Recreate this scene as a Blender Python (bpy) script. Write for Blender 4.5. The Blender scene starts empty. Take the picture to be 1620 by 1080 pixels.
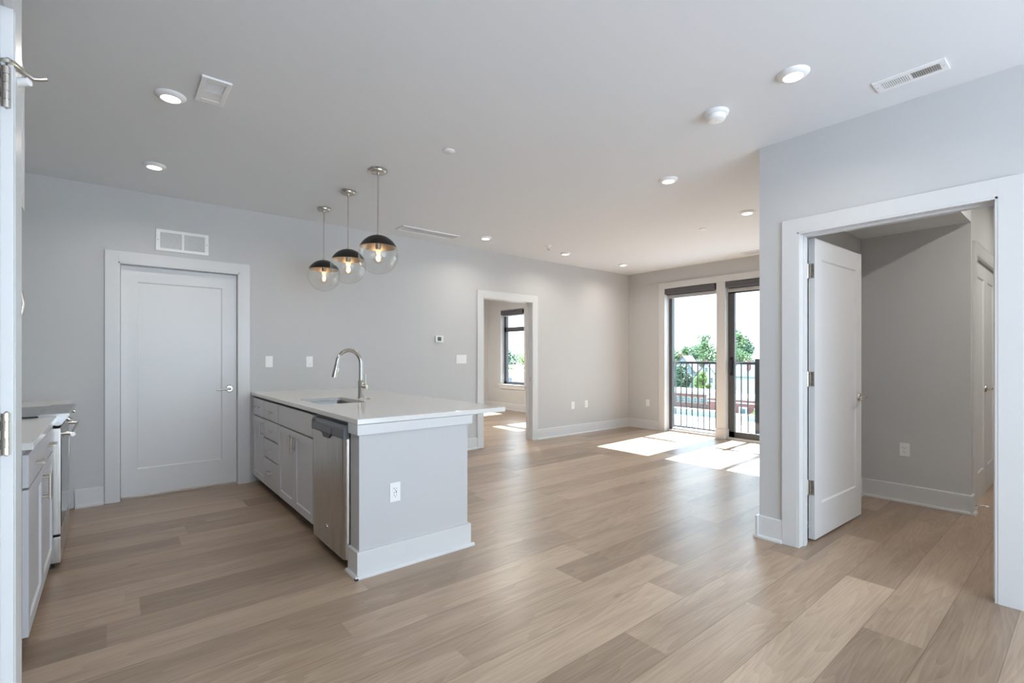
import bpy, bmesh, math, random
from mathutils import Vector, Matrix
R = math.radians
PI = math.pi
sc = bpy.context.scene
COL = sc.collection

# ------------------------------------------------------------------ camera
cam = bpy.data.cameras.new('camera')
cam.sensor_width = 36.0
cam.lens = 768.5 / 1620.0 * 36.0
cam.shift_y = 22.8 / 1620.0
cam.clip_end = 2000
cam_o = bpy.data.objects.new('camera', cam)
cam_o.location = (0, 0, 1.28)
cam_o.rotation_euler = (PI / 2, 0, R(50.53 - 90))
COL.objects.link(cam_o)
sc.camera = cam_o

# ------------------------------------------------------------------ world, sun, exposure
vs = sc.view_settings
vs.view_transform = 'Standard'
vs.look = 'None'
vs.gamma = 1
vs.use_curve_mapping = False
vs.exposure = 1.22
sc.cycles.use_denoising = True
sc.cycles.sample_clamp_indirect = 6.0
sc.cycles.max_bounces = 14
sc.cycles.diffuse_bounces = 8
sc.cycles.transparent_max_bounces = 24
sc.cycles.caustics_reflective = False
sc.cycles.caustics_refractive = False

SKY = (0.70, 0.86, 1.0)
SKY_STRENGTH = 2.8
w = bpy.data.worlds.new('sky')
w.use_nodes = True
wb = w.node_tree.nodes['Background']
wb.inputs[0].default_value = (*SKY, 1)
wb.inputs[1].default_value = SKY_STRENGTH
sc.world = w

SUN_E = 20.0
sd = bpy.data.lights.new('sun', 'SUN')
sd.energy = SUN_E
sd.angle = R(0.5)
sd.color = (0.97, 0.98, 1.0)
so = bpy.data.objects.new('sun', sd)
d = Vector((-1.0, -0.06, -1.045)).normalized()
so.rotation_euler = d.to_track_quat('-Z', 'Y').to_euler()
so.location = (20, 3, 20)
COL.objects.link(so)

DOWNLIGHT_W = 2.1
BULB_W = 0.7

# ------------------------------------------------------------------ materials
def mat(name, col, rough=0.5, metal=0.0, var=0.03, scale=6.0, bump=0.0, bscale=200.0, spec=0.5, coat=0.0):
    m = bpy.data.materials.new(name)
    m.use_nodes = True
    nt = m.node_tree
    b = nt.nodes['Principled BSDF']
    b.inputs['Roughness'].default_value = rough
    b.inputs['Metallic'].default_value = metal
    b.inputs['Specular IOR Level'].default_value = spec
    b.inputs['Coat Weight'].default_value = coat
    tc = nt.nodes.new('ShaderNodeTexCoord')
    n = nt.nodes.new('ShaderNodeTexNoise')
    n.inputs['Scale'].default_value = scale
    n.inputs['Detail'].default_value = 3
    nt.links.new(tc.outputs['Object'], n.inputs['Vector'])
    r = nt.nodes.new('ShaderNodeMixRGB')
    r.inputs[1].default_value = (*[c * (1 - var) for c in col], 1)
    r.inputs[2].default_value = (*[min(1, c * (1 + var)) for c in col], 1)
    nt.links.new(n.outputs['Fac'], r.inputs[0])
    nt.links.new(r.outputs[0], b.inputs['Base Color'])
    if bump > 0:
        n2 = nt.nodes.new('ShaderNodeTexNoise')
        n2.inputs['Scale'].default_value = bscale
        nt.links.new(tc.outputs['Object'], n2.inputs['Vector'])
        bp = nt.nodes.new('ShaderNodeBump')
        bp.inputs['Strength'].default_value = bump
        bp.inputs['Distance'].default_value = 0.002
        nt.links.new(n2.outputs['Fac'], bp.inputs['Height'])
        nt.links.new(bp.outputs[0], b.inputs['Normal'])
    return m

def steel(name, col, rough, axis=2, streak=400.0):
    """Brushed metal: fine streaks along one axis."""
    m = mat(name, col, rough, 1.0, 0.0)
    nt = m.node_tree
    b = nt.nodes['Principled BSDF']
    tc = nt.nodes.new('ShaderNodeTexCoord')
    mp = nt.nodes.new('ShaderNodeMapping')
    s = [streak] * 3
    s[axis] = 2.0
    mp.inputs['Scale'].default_value = s
    nt.links.new(tc.outputs['Object'], mp.inputs[0])
    n = nt.nodes.new('ShaderNodeTexNoise')
    n.inputs['Scale'].default_value = 1.0
    nt.links.new(mp.outputs[0], n.inputs['Vector'])
    mr = nt.nodes.new('ShaderNodeMapRange')
    mr.inputs[3].default_value = rough - 0.06
    mr.inputs[4].default_value = rough + 0.08
    nt.links.new(n.outputs['Fac'], mr.inputs[0])
    nt.links.new(mr.outputs[0], b.inputs['Roughness'])
    return m

def glass(name, tint=(1, 1, 1), f0=0.05, f1=0.6, power=5.0):
    """Thin clear pane: passes light straight through, mirrors a little, more at grazing angles."""
    m = bpy.data.materials.new(name)
    m.use_nodes = True
    nt = m.node_tree
    nt.nodes.clear()
    out = nt.nodes.new('ShaderNodeOutputMaterial')
    t = nt.nodes.new('ShaderNodeBsdfTransparent')
    t.inputs[0].default_value = (*tint, 1)
    g = nt.nodes.new('ShaderNodeBsdfGlossy')
    g.inputs['Roughness'].default_value = 0.02
    lw = nt.nodes.new('ShaderNodeLayerWeight')
    lw.inputs[0].default_value = 0.5
    p = nt.nodes.new('ShaderNodeMath')
    p.operation = 'POWER'
    p.inputs[1].default_value = power
    nt.links.new(lw.outputs['Facing'], p.inputs[0])
    mr = nt.nodes.new('ShaderNodeMapRange')
    mr.inputs[3].default_value = f0
    mr.inputs[4].default_value = f1
    nt.links.new(p.outputs[0], mr.inputs[0])
    mx = nt.nodes.new('ShaderNodeMixShader')
    nt.links.new(mr.outputs[0], mx.inputs[0])
    nt.links.new(t.outputs[0], mx.inputs[1])
    nt.links.new(g.outputs[0], mx.inputs[2])
    nt.links.new(mx.outputs[0], out.inputs[0])
    return m

def emit(name, col, s):
    m = bpy.data.materials.new(name)
    m.use_nodes = True
    nt = m.node_tree
    nt.nodes.clear()
    out = nt.nodes.new('ShaderNodeOutputMaterial')
    e = nt.nodes.new('ShaderNodeEmission')
    e.inputs[0].default_value = (*col, 1)
    e.inputs[1].default_value = s
    nt.links.new(e.outputs[0], out.inputs[0])
    return m

def floor_mat():
    m = bpy.data.materials.new('oak_plank_floor')
    m.use_nodes = True
    nt = m.node_tree
    L = nt.links.new
    N = nt.nodes.new
    b = nt.nodes['Principled BSDF']
    uv = N('ShaderNodeUVMap'); uv.uv_map = 'plank'
    rn = N('ShaderNodeUVMap'); rn.uv_map = 'rand'
    sx = N('ShaderNodeSeparateXYZ'); L(uv.outputs[0], sx.inputs[0])
    sr = N('ShaderNodeSeparateXYZ'); L(rn.outputs[0], sr.inputs[0])
    tc = N('ShaderNodeTexCoord')
    # per plank shift of the grain pattern
    off = N('ShaderNodeCombineXYZ')
    k1 = N('ShaderNodeMath'); k1.operation = 'MULTIPLY'; k1.inputs[1].default_value = 57.0; L(sr.outputs[1], k1.inputs[0])
    L(k1.outputs[0], off.inputs[0]); L(k1.outputs[0], off.inputs[1]); L(k1.outputs[0], off.inputs[2])
    pos = N('ShaderNodeVectorMath'); pos.operation = 'ADD'; L(tc.outputs['Object'], pos.inputs[0]); L(off.outputs[0], pos.inputs[1])
    def noise(scale, det, sc3, dist=0.0):
        mp = N('ShaderNodeMapping'); mp.inputs['Scale'].default_value = sc3
        L(pos.outputs[0], mp.inputs[0])
        n = N('ShaderNodeTexNoise'); n.inputs['Scale'].default_value = scale; n.inputs['Detail'].default_value = det
        n.inputs['Distortion'].default_value = dist
        L(mp.outputs[0], n.inputs['Vector'])
        return n.outputs['Fac']
    fine = noise(1.0, 4, (5, 140, 1))
    broad = noise(1.0, 3, (1.4, 9, 1), 0.6)
    # cathedral rings
    mp = N('ShaderNodeMapping'); mp.inputs['Scale'].default_value = (0.45, 5.0, 1); L(pos.outputs[0], mp.inputs[0])
    wv = N('ShaderNodeTexWave'); wv.wave_type = 'RINGS'; wv.rings_direction = 'SPHERICAL'
    n0 = N('ShaderNodeTexNoise'); n0.inputs['Scale'].default_value = 0.9; n0.inputs['Detail'].default_value = 2; L(mp.outputs[0], n0.inputs['Vector'])
    ring = N('ShaderNodeMath'); ring.operation = 'MULTIPLY'; ring.inputs[1].default_value = 26.0; L(n0.outputs['Fac'], ring.inputs[0])
    ring2 = N('ShaderNodeMath'); ring2.operation = 'FRACT'; L(ring.outputs[0], ring2.inputs[0])
    nt.nodes.remove(wv)
    # colour
    ramp = N('ShaderNodeValToRGB')
    e = ramp.color_ramp.elements
    e[0].position = 0.0; e[0].color = (0.185, 0.126, 0.087, 1)
    e[1].position = 1.0; e[1].color = (0.53, 0.405, 0.298, 1)
    x = ramp.color_ramp.elements.new(0.5); x.color = (0.345, 0.250, 0.177, 1)
    def mad(a, mul, add):
        n = N('ShaderNodeMath'); n.operation = 'MULTIPLY_ADD'; n.inputs[1].default_value = mul; n.inputs[2].default_value = add
        L(a, n.inputs[0]); return n.outputs[0]
    def add(a, c):
        n = N('ShaderNodeMath'); n.operation = 'ADD'; L(a, n.inputs[0]); L(c, n.inputs[1]); return n.outputs[0]
    f = add(mad(sr.outputs[0], 0.52, 0.22), mad(broad, 0.62, -0.31))
    f = add(f, mad(fine, 0.55, -0.275))
    f = add(f, mad(ring2.outputs[0], 0.17, -0.085))
    L(f, ramp.inputs[0])
    # knots: sparse dark spots
    vo = N('ShaderNodeTexVoronoi'); vo.inputs['Scale'].default_value = 1.0
    mpk = N('ShaderNodeMapping'); mpk.inputs['Scale'].default_value = (1.1, 2.6, 1); L(pos.outputs[0], mpk.inputs[0]); L(mpk.outputs[0], vo.inputs['Vector'])
    kn = N('ShaderNodeMapRange'); kn.inputs[1].default_value = 0.015; kn.inputs[2].default_value = 0.07; kn.inputs[3].default_value = 0.45; kn.inputs[4].default_value = 1.0
    L(vo.outputs['Distance'], kn.inputs[0])
    mulk = N('ShaderNodeMixRGB'); mulk.blend_type = 'MULTIPLY'; mulk.inputs[0].default_value = 1
    L(ramp.outputs[0], mulk.inputs[1]); L(kn.outputs[0], mulk.inputs[2])
    # grooves from plank uv: x = metres to nearest end, y = metres to nearest side
    mn = N('ShaderNodeMath'); mn.operation = 'MINIMUM'
    def edge(o, length):
        a = N('ShaderNodeMath'); a.operation = 'SUBTRACT'; a.inputs[0].default_value = 0; L(o, a.inputs[1])
        return a
    a1 = N('ShaderNodeMath'); a1.operation = 'PINGPONG'; a1.inputs[1].default_value = 0.1145; L(sx.outputs[1], a1.inputs[0])
    L(sx.outputs[0], mn.inputs[0]); L(a1.outputs[0], mn.inputs[1])
    gr = N('ShaderNodeMapRange'); gr.inputs[1].default_value = 0.0004; gr.inputs[2].default_value = 0.0024; gr.inputs[3].default_value = 0.55; gr.inputs[4].default_value = 1.0
    L(a1.outputs[0], gr.inputs[0])
    mulg = N('ShaderNodeMixRGB'); mulg.blend_type = 'MULTIPLY'; mulg.inputs[0].default_value = 1
    L(mulk.outputs[0], mulg.inputs[1]); L(gr.outputs[0], mulg.inputs[2])
    L(mulg.outputs[0], b.inputs['Base Color'])
    rr = N('ShaderNodeMapRange'); rr.inputs[3].default_value = 0.27; rr.inputs[4].default_value = 0.42; L(fine, rr.inputs[0])
    L(rr.outputs[0], b.inputs['Roughness'])
    b.inputs['Specular IOR Level'].default_value = 0.55
    bp = N('ShaderNodeBump'); bp.inputs['Strength'].default_value = 0.12; bp.inputs['Distance'].default_value = 0.002
    L(fine, bp.inputs['Height']); L(bp.outputs[0], b.inputs['Normal'])
    return m

M = dict(
    wall=mat('wall_paint', (0.565, 0.565, 0.565), 0.75, var=0.01, bump=0.05, spec=0.3),
    ceil=mat('ceiling_paint', (0.76, 0.78, 0.80), 0.85, var=0.008, bump=0.04, spec=0.2),
    trim=mat('white_trim_paint', (0.66, 0.662, 0.665), 0.32, var=0.01),
    door=mat('white_door_paint', (0.70, 0.70, 0.705), 0.35, var=0.01),
    plastic=mat('white_plastic', (0.85, 0.85, 0.85), 0.35, var=0.01),
    slot=mat('dark_slot', (0.03, 0.03, 0.03), 0.5),
    recess=mat('grey_recess', (0.33, 0.34, 0.35), 0.6),
    grey=mat('grey_cabinet_paint', (0.58, 0.58, 0.60), 0.42, var=0.02),
    carc=mat('dark_cabinet_gap', (0.06, 0.06, 0.065), 0.7),
    quartz=mat('white_quartz', (0.74, 0.73, 0.71), 0.13, var=0.03, scale=90.0),
    steel=steel('brushed_steel', (0.60, 0.565, 0.53), 0.28, 2),
    steelh=steel('brushed_steel_horizontal', (0.46, 0.45, 0.44), 0.3, 1),
    nickel=mat('satin_nickel', (0.60, 0.56, 0.51), 0.28, 1.0),
    chrome=mat('polished_steel', (0.50, 0.49, 0.48), 0.18, 1.0),
    dwpanel=mat('grey_control_panel', (0.13, 0.135, 0.15), 0.4),
    black=mat('black_enamel', (0.012, 0.012, 0.014), 0.3),
    blackglass=mat('black_glass', (0.03, 0.03, 0.034), 0.06),
    iron=mat('dark_grey_aluminium', (0.085, 0.087, 0.095), 0.45),
    rail=mat('black_rail_paint', (0.03, 0.035, 0.04), 0.45),
    blind=mat('charcoal_blind', (0.098, 0.098, 0.108), 0.7),
    sill=mat('silver_sill', (0.62, 0.63, 0.65), 0.4, 0.3),
    dome=mat('black_bronze_dome', (0.028, 0.024, 0.022), 0.42, 0.4),
    brass=mat('brushed_inner_dome', (0.30, 0.26, 0.22), 0.35, 0.8),
    glass=glass('clear_pane', (0.93, 0.95, 0.95), 0.04, 0.6),
    globe=glass('clear_globe_glass', (0.985, 0.985, 0.98), 0.05, 0.75, 3.2),
    bulbg=glass('bulb_glass', (1.0, 0.95, 0.86), 0.05, 0.5, 3.0),
    lens=emit('lit_lens', (1.0, 0.93, 0.82), 5.0),
    fil=emit('glowing_filament', (1.0, 0.62, 0.27), 14.0),
    screen=mat('green_lcd', (0.09, 0.14, 0.11), 0.25),
    floor=floor_mat(),
    concrete=mat('concrete', (0.42, 0.42, 0.42), 0.9, var=0.15, scale=0.3),
    reflector=mat('pale_bounce_paving', (0.40, 0.46, 0.54), 0.9, var=0.05),  # cool pale tone for the slab added to bounce light
    asphalt=mat('asphalt', (0.20, 0.20, 0.21), 0.9, var=0.2, scale=0.1),
    roofw=mat('white_membrane_roof', (0.62, 0.62, 0.61), 0.8, var=0.08, scale=0.2),
    brick=mat('red_brick', (0.20, 0.085, 0.08), 0.85, var=0.2, scale=1.2),
    sidingw=mat('pale_siding', (0.40, 0.41, 0.42), 0.7, var=0.06, scale=0.6),
    sidingb=mat('blue_grey_siding', (0.19, 0.235, 0.28), 0.7, var=0.06, scale=0.6),
    shingle=mat('grey_shingle', (0.10, 0.105, 0.125), 0.9, var=0.15, scale=1.5),
    pane=mat('dark_window_pane', (0.10, 0.13, 0.16), 0.15),
    leafa=mat('green_leaves', (0.105, 0.20, 0.075), 0.6, var=0.35, scale=0.35),
    leafb=mat('dark_green_leaves', (0.06, 0.14, 0.075), 0.6, var=0.3, scale=0.35),
    leafc=mat('yellow_green_leaves', (0.20, 0.31, 0.08), 0.6, var=0.3, scale=0.35),
    bark=mat('bark', (0.12, 0.09, 0.07), 0.9),
    lawn=mat('grass', (0.14, 0.24, 0.08), 0.9, var=0.3, scale=0.1),
)
for k in ('leafa', 'leafb', 'leafc'):
    nt = M[k].node_tree
    M[k].node_tree.nodes['Principled BSDF'].inputs['Subsurface Weight'].default_value = 0.0

# ------------------------------------------------------------------ mesh helpers
class MB:
    def __init__(self):
        self.v = []; self.f = []
    def quad(self, *pts):
        n = len(self.v); self.v += [tuple(p) for p in pts]; self.f.append(tuple(range(n, n + len(pts))))
        return self
    def box(self, x0, y0, z0, x1, y1, z1):
        n = len(self.v)
        x0, x1 = min(x0, x1), max(x0, x1); y0, y1 = min(y0, y1), max(y0, y1); z0, z1 = min(z0, z1), max(z0, z1)
        self.v += [(x0, y0, z0), (x1, y0, z0), (x1, y1, z0), (x0, y1, z0), (x0, y0, z1), (x1, y0, z1), (x1, y1, z1), (x0, y1, z1)]
        for q in ((0, 3, 2, 1), (4, 5, 6, 7), (0, 1, 5, 4), (1, 2, 6, 5), (2, 3, 7, 6), (3, 0, 4, 7)):
            self.f.append(tuple(n + i for i in q))
        return self
    def prism(self, prof, a, b, frame=None):
        """Extrude a 2D profile (list of (s, t)) from point a to b; s along `side`, t along up."""
        a = Vector(a); b = Vector(b)
        side, up = frame
        side = Vector(side); up = Vector(up)
        n = len(self.v); k = len(prof)
        for o in (a, b):
            self.v += [tuple(o + side * s + up * t) for s, t in prof]
        self.f.append(tuple(n + i for i in range(k)))
        self.f.append(tuple(n + k + i for i in reversed(range(k))))
        for i in range(k):
            j = (i + 1) % k
            self.f.append((n + i, n + k + i, n + k + j, n + j))
        return self
    def tube(self, pts, r, seg=12, cap=True):
        pts = [Vector(p) for p in pts]
        rs = r if isinstance(r, (list, tuple)) else [r] * len(pts)
        n0 = len(self.v)
        ref = None
        for i, p in enumerate(pts):
            t = (pts[min(i + 1, len(pts) - 1)] - pts[max(i - 1, 0)]).normalized()
            if ref is None:
                ref = t.orthogonal().normalized()
            else:
                ref = (ref - t * ref.dot(t)).normalized()
            bb = t.cross(ref)
            for k in range(seg):
                a = 2 * PI * k / seg
                self.v.append(tuple(p + (ref * math.cos(a) + bb * math.sin(a)) * rs[i]))
        for i in range(len(pts) - 1):
            for k in range(seg):
                a = n0 + i * seg + k; b = n0 + i * seg + (k + 1) % seg
                self.f.append((a, b, b + seg, a + seg))
        if cap:
            self.f.append(tuple(n0 + k for k in reversed(range(seg))))
            e = n0 + (len(pts) - 1) * seg
            self.f.append(tuple(e + k for k in range(seg)))
        return self
    def lathe(self, prof, c=(0, 0, 0), seg=32, axis='z', cap=False):
        """prof: list of (radius, height); revolves about an axis through c."""
        n0 = len(self.v)
        c = Vector(c)
        for r, h in prof:
            for k in range(seg):
                a = 2 * PI * k / seg
                x, y = r * math.cos(a), r * math.sin(a)
                p = {'z': (x, y, h), 'y': (x, h, -y), 'x': (h, x, y)}[axis]
                self.v.append(tuple(c + Vector(p)))
        for i in range(len(prof) - 1):
            for k in range(seg):
                a = n0 + i * seg + k; b = n0 + i * seg + (k + 1) % seg
                self.f.append((a, b, b + seg, a + seg))
        if cap:
            self.f.append(tuple(n0 + k for k in reversed(range(seg))))
            e = n0 + (len(prof) - 1) * seg
            self.f.append(tuple(e + k for k in range(seg)))
        return self
    def panel(self, w, h, t, ins, depth, slope=0.012, back=True):
        """Slab in x 0..w, z 0..h, y 0..t with a sunk panel (left,right,bottom,top margins) on the y=0 face (and y=t)."""
        l, r, bt, tp = ins
        def ring(y, x0, x1, z0, z1):
            return [(x0, y, z0), (x1, y, z0), (x1, y, z1), (x0, y, z1)]
        def face(y, s):
            a = ring(y, 0, w, 0, h); b = ring(y, l, w - r, bt, h - tp)
            cc = ring(y + s * depth, l + slope, w - r - slope, bt + slope, h - tp - slope)
            for p, q in ((a, b), (b, cc)):
                for i in range(4):
                    j = (i + 1) % 4
                    pts = [p[i], p[j], q[j], q[i]]
                    self.quad(*(pts if s > 0 else pts[::-1]))
            self.quad(*(cc if s > 0 else cc[::-1]))
        face(0, 1)
        if back:
            face(t, -1)
        else:
            self.quad(*ring(t, 0, w, 0, h)[::-1])
        a = ring(0, 0, w, 0, h); b = ring(t, 0, w, 0, h)
        for i in range(4):
            j = (i + 1) % 4
            self.quad(a[i], b[i], b[j], a[j])
        return self
    def xf(self, m):
        self.v = [tuple(m @ Vector(p)) for p in self.v]
        return self
    def build(self, name, m, parent=None, smooth=False, bevel=0.0, angle=40):
        me = bpy.data.meshes.new(name)
        me.from_pydata(self.v, [], self.f)
        bm = bmesh.new(); bm.from_mesh(me)
        bmesh.ops.remove_doubles(bm, verts=bm.verts, dist=1e-5)
        bmesh.ops.recalc_face_normals(bm, faces=bm.faces)
        if bevel > 0:
            ed = [e for e in bm.edges if len(e.link_faces) == 2 and e.calc_face_angle(0) > R(30)]
            bmesh.ops.bevel(bm, geom=ed, offset=bevel, segments=2, affect='EDGES', profile=0.6)
        bm.to_mesh(me); bm.free()
        if smooth:
            for p in me.polygons:
                p.use_smooth = True
            try:
                me.set_sharp_from_angle(angle=R(angle))
            except Exception:
                pass
        me.materials.append(m)
        o = bpy.data.objects.new(name, me)
        COL.objects.link(o)
        if parent is not None:
            o.parent = parent
        return o

def tag(o, label=None, cat=None, group=None, kind=None):
    if label: o['label'] = label
    if cat: o['category'] = cat
    if group: o['group'] = group
    if kind: o['kind'] = kind
    return o

def thing(name, label, cat, loc=(0, 0, 0), rz=0.0, group=None, kind=None):
    o = bpy.data.objects.new(name, None)
    o.empty_display_size = 0.1
    o.location = loc; o.rotation_euler = (0, 0, rz)
    COL.objects.link(o)
    return tag(o, label, cat, group, kind)

def dup(root, loc, rz=None, label=None):
    def cp(o, parent):
        c = o.copy(); COL.objects.link(c)
        if parent is not None: c.parent = parent
        for ch in list(kids.get(o.name, [])):
            cp(ch, c)
        return c
    kids = {}
    for o in list(COL.objects):
        if o.parent is not None:
            kids.setdefault(o.parent.name, []).append(o)
    r = cp(root, None)
    r.location = loc
    if rz is not None: r.rotation_euler = (0, 0, rz)
    if label: r['label'] = label
    return r

def struct(name, mb, m, label=None, cat=None, **kw):
    o = mb.build(name, m, **kw)
    return tag(o, label, cat, kind='structure')

ZC = 2.752
YW = 5.49      # long wall face
XB = 7.27      # balcony wall face
XR = 3.545     # right-hand wall face

# ------------------------------------------------------------------ floor
random.seed(11)
def build_floor():
    me = bpy.data.meshes.new('floor')
    bm = bmesh.new()
    uvp = bm.loops.layers.uv.new('plank'); uvr = bm.loops.layers.uv.new('rand')
    W = 0.2293
    x0, x1 = -1.0, 8.1
    known = {0: (2.74, .12), 1: (3.31, .95), 2: (2.55, .75), 3: (1.835, .15), 4: (2.345, .95), 5: (1.157, .8), 6: (2.06, .7), 7: (0.85, .62)}
    for k in range(-18, 42):
        y0 = 0.49 + W * k
        y1 = y0 + W
        if y1 < -3.1 or y0 > 9.9: continue
        L0 = 1.52
        off = known[k][0] if k in known else random.uniform(0, L0)
        n = math.floor((x0 - off) / L0)
        x = off + n * L0
        while x < x1:
            xa, xb = max(x, x0), min(x + L0, x1)
            if xb - xa > 0.001:
                f = bm.faces.new([bm.verts.new(p) for p in ((xa, y0, 0), (xb, y0, 0), (xb, y1, 0), (xa, y1, 0))])
                r1, r2 = random.betavariate(1.6, 1.6), random.random()
                if k in known and abs(x + L0 - known[k][0]) < 0.01:
                    r1 = known[k][1]
                if k == 6 and abs(x - 2.06) < 0.01: r1 = 0.05
                if k == 4 and abs(x - 2.345) < 0.01: r1 = 0.4
                if k == 2 and abs(x - 2.55) < 0.01: r1 = 0.55
                for lp, (a, bb) in zip(f.loops, ((xa - x, 0), (xb - x, 0), (xb - x, W), (xa - x, W))):
                    lp[uvp].uv = (a, bb); lp[uvr].uv = (r1, r2)
            x += L0
    bm.to_mesh(me); bm.free()
    me.materials.append(M['floor'])
    o = bpy.data.objects.new('floor', me)
    COL.objects.link(o)
    tag(o, 'light oak plank floor running through all the rooms', 'floor', kind='structure')
    s = MB().box(-1.0, -2.32, -0.25, 7.3, 9.9, -0.006)
    s.box(7.3, -2.32, -0.25, 8.1, 1.4, -0.006)
    struct('floor_slab', s, M['concrete'], 'concrete slab under the oak planks', 'floor slab')
build_floor()
# trim the planks that would show outside the balcony doors
def trim_floor():
    o = bpy.data.objects['floor']
    bm = bmesh.new(); bm.from_mesh(o.data)
    geom = bm.verts[:] + bm.edges[:] + bm.faces[:]
    bmesh.ops.bisect_plane(bm, geom=geom, plane_co=(7.40, 0, 0), plane_no=(1, 0, 0))
    bmesh.ops.bisect_plane(bm, geom=bm.verts[:] + bm.edges[:] + bm.faces[:], plane_co=(0, 1.42, 0), plane_no=(0, 1, 0))
    kill = [f for f in bm.faces if f.calc_center_median().x > 7.40 and f.calc_center_median().y > 1.42]
    bmesh.ops.delete(bm, geom=kill, context='FACES')
    bm.to_mesh(o.data); bm.free()
trim_floor()

# ------------------------------------------------------------------ room shell
# ceilings
struct('ceiling', MB().box(-1.0, -2.32, ZC, 7.47, YW + 0.13, ZC + 0.2).box(-1.0, YW + 0.13, ZC, 7.47, 9.9, ZC + 0.2).box(7.47, -2.32, ZC, 8.1, 1.42, ZC + 0.2),
       M['ceil'], 'smooth white ceiling over the open kitchen and living room', 'ceiling')
struct('ceiling_hall', MB().box(3.66, 0.672, 2.36, 5.356, 1.42, ZC - 0.001), M['ceil'], 'lowered ceiling of the small nook behind the open door', 'ceiling')
# long wall with the closed door and the bedroom opening
b = MB()
T = 0.13
b.box(-1.0, YW, 0, 0.045, YW + T, ZC)
b.box(0.045, YW, 2.107, 0.985, YW + T, ZC)
b.box(0.985, YW, 0, 3.985, YW + T, ZC)
b.box(3.985, YW, 2.107, 4.925, YW + T, ZC)
b.box(4.925, YW, 0, XB, YW + T, ZC)
struct('wall_back', b, M['wall'], 'long pale grey wall with the closed white door and the bedroom opening', 'wall')
# balcony wall
b = MB()
xa, xb = XB, XB + 0.2
b.box(xa, 1.42, 0, xb, 1.95, ZC)
b.box(xa, 1.95, 2.435, xb, 4.745, ZC)
b.box(xa, 4.745, 0, xb, 6.37, ZC)
b.box(xa, 6.37, 0, xb, 7.232, 0.60); b.box(xa, 6.37, 2.375, xb, 7.232, ZC)
b.box(xa, 7.232, 0, xb, 8.40, ZC)
b.box(xa, 8.40, 0, xb, 9.262, 0.60); b.box(xa, 8.40, 2.375, xb, 9.262, ZC)
b.box(xa, 9.262, 0, xb, 9.9, ZC)
struct('wall_balcony', b, M['wall'], 'pale wall around the tall balcony doors', 'wall')
# bedroom and closet walls
struct('wall_bedroom', MB().box(3.0, 9.783, 0, XB, 9.9, ZC), M['wall'], 'end wall of the bedroom seen through the opening', 'wall')
struct('wall_bedroom_side', MB().box(3.0, YW + T, 0, 3.12, 9.783, ZC), M['wall'], 'inner bedroom wall beside the opening', 'wall')
struct('wall_closet', MB().box(-1.0, 6.5, 0, 3.0, 6.6, ZC), M['wall'], 'wall of the closet behind the closed door', 'wall')
# kitchen end and near-left walls
struct('wall_kitchen', MB().box(-1.02, 1.95, 0, -0.90, YW, ZC), M['wall'], 'kitchen wall behind the range', 'wall')
b = MB()
b.box(-0.32, 1.69, 0, -0.20, 1.85, ZC)
b.box(-0.32, 0.75, 2.12, -0.20, 1.69, ZC)
b.box(-0.32, -2.32, 0, -0.20, 0.75, ZC)
b.box(-1.02, 1.85, 0, -0.20, 1.95, ZC)
struct('wall_left', b, M['wall'], 'short wall holding the closed door beside the kitchen', 'wall')
struct('wall_left_closet', MB().box(-1.02, -2.32, 0, -0.98, 1.85, ZC), M['wall'], 'wall behind the closed door beside the kitchen', 'wall')
# right wall with the open doorway
b = MB()
b.box(XR, -2.32, 0, 3.66, 0.325, ZC)
b.box(XR, 0.325, 2.107, 3.66, 1.313, ZC)
b.box(XR, 1.313, 0, 3.66, 1.544, ZC)
b.box(3.66, 1.42, 0, XB, 1.544, ZC)
struct('wall_right', b, M['wall'], 'pale lavender grey wall with the open white door', 'wall')
# nook and hall behind the open door
struct('wall_nook', MB().box(5.356, 0.672, 0, 5.45, 1.42, ZC), M['wall'], 'grey nook wall with the outlet behind the open door', 'wall')
b = MB()
b.box(5.45, 0.672, 0, 5.53, 0.77, ZC)
b.box(5.53, 0.672, 2.13, 6.94, 0.77, ZC)
b.box(6.94, 0.672, 0, 7.95, 0.77, ZC)
struct('wall_hall', b, M['wall'], 'hall wall holding the pair of white closet doors', 'wall')
struct('wall_hall_end', MB().box(7.95, -1.3, 0, 8.05, 0.77, ZC), M['wall'], 'end wall of the hall', 'wall')
struct('wall_hall_near', MB().box(3.66, -1.4, 0, 8.05, -1.3, ZC), M['wall'], 'far side wall of the hall', 'wall')
struct('wall_closet_back', MB().box(5.45, 1.2, 0, 7.27, 1.25, ZC), M['wall'], 'back of the hall closet', 'wall')
# wall behind the camera; wide full height opening added to let in fill light
b = MB()
b.box(-0.2, -2.32, 0, -0.1, -2.2, ZC)
b.box(-0.1, -2.32, 2.70, 3.45, -2.2, ZC)
b.box(3.45, -2.32, 0, 3.66, -2.2, ZC)
struct('wall_front', b, M['wall'], 'wall behind the camera with a wide opening added for fill light', 'wall')

struct('bounce_slab', MB().box(-3, -12, -0.25, 6, -2.33, -0.12), M['reflector'], 'pale sunny terrace added behind the camera to bounce light indoors', 'reflector')  # unseen slab added to throw sunlight up onto the near ceiling

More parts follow.
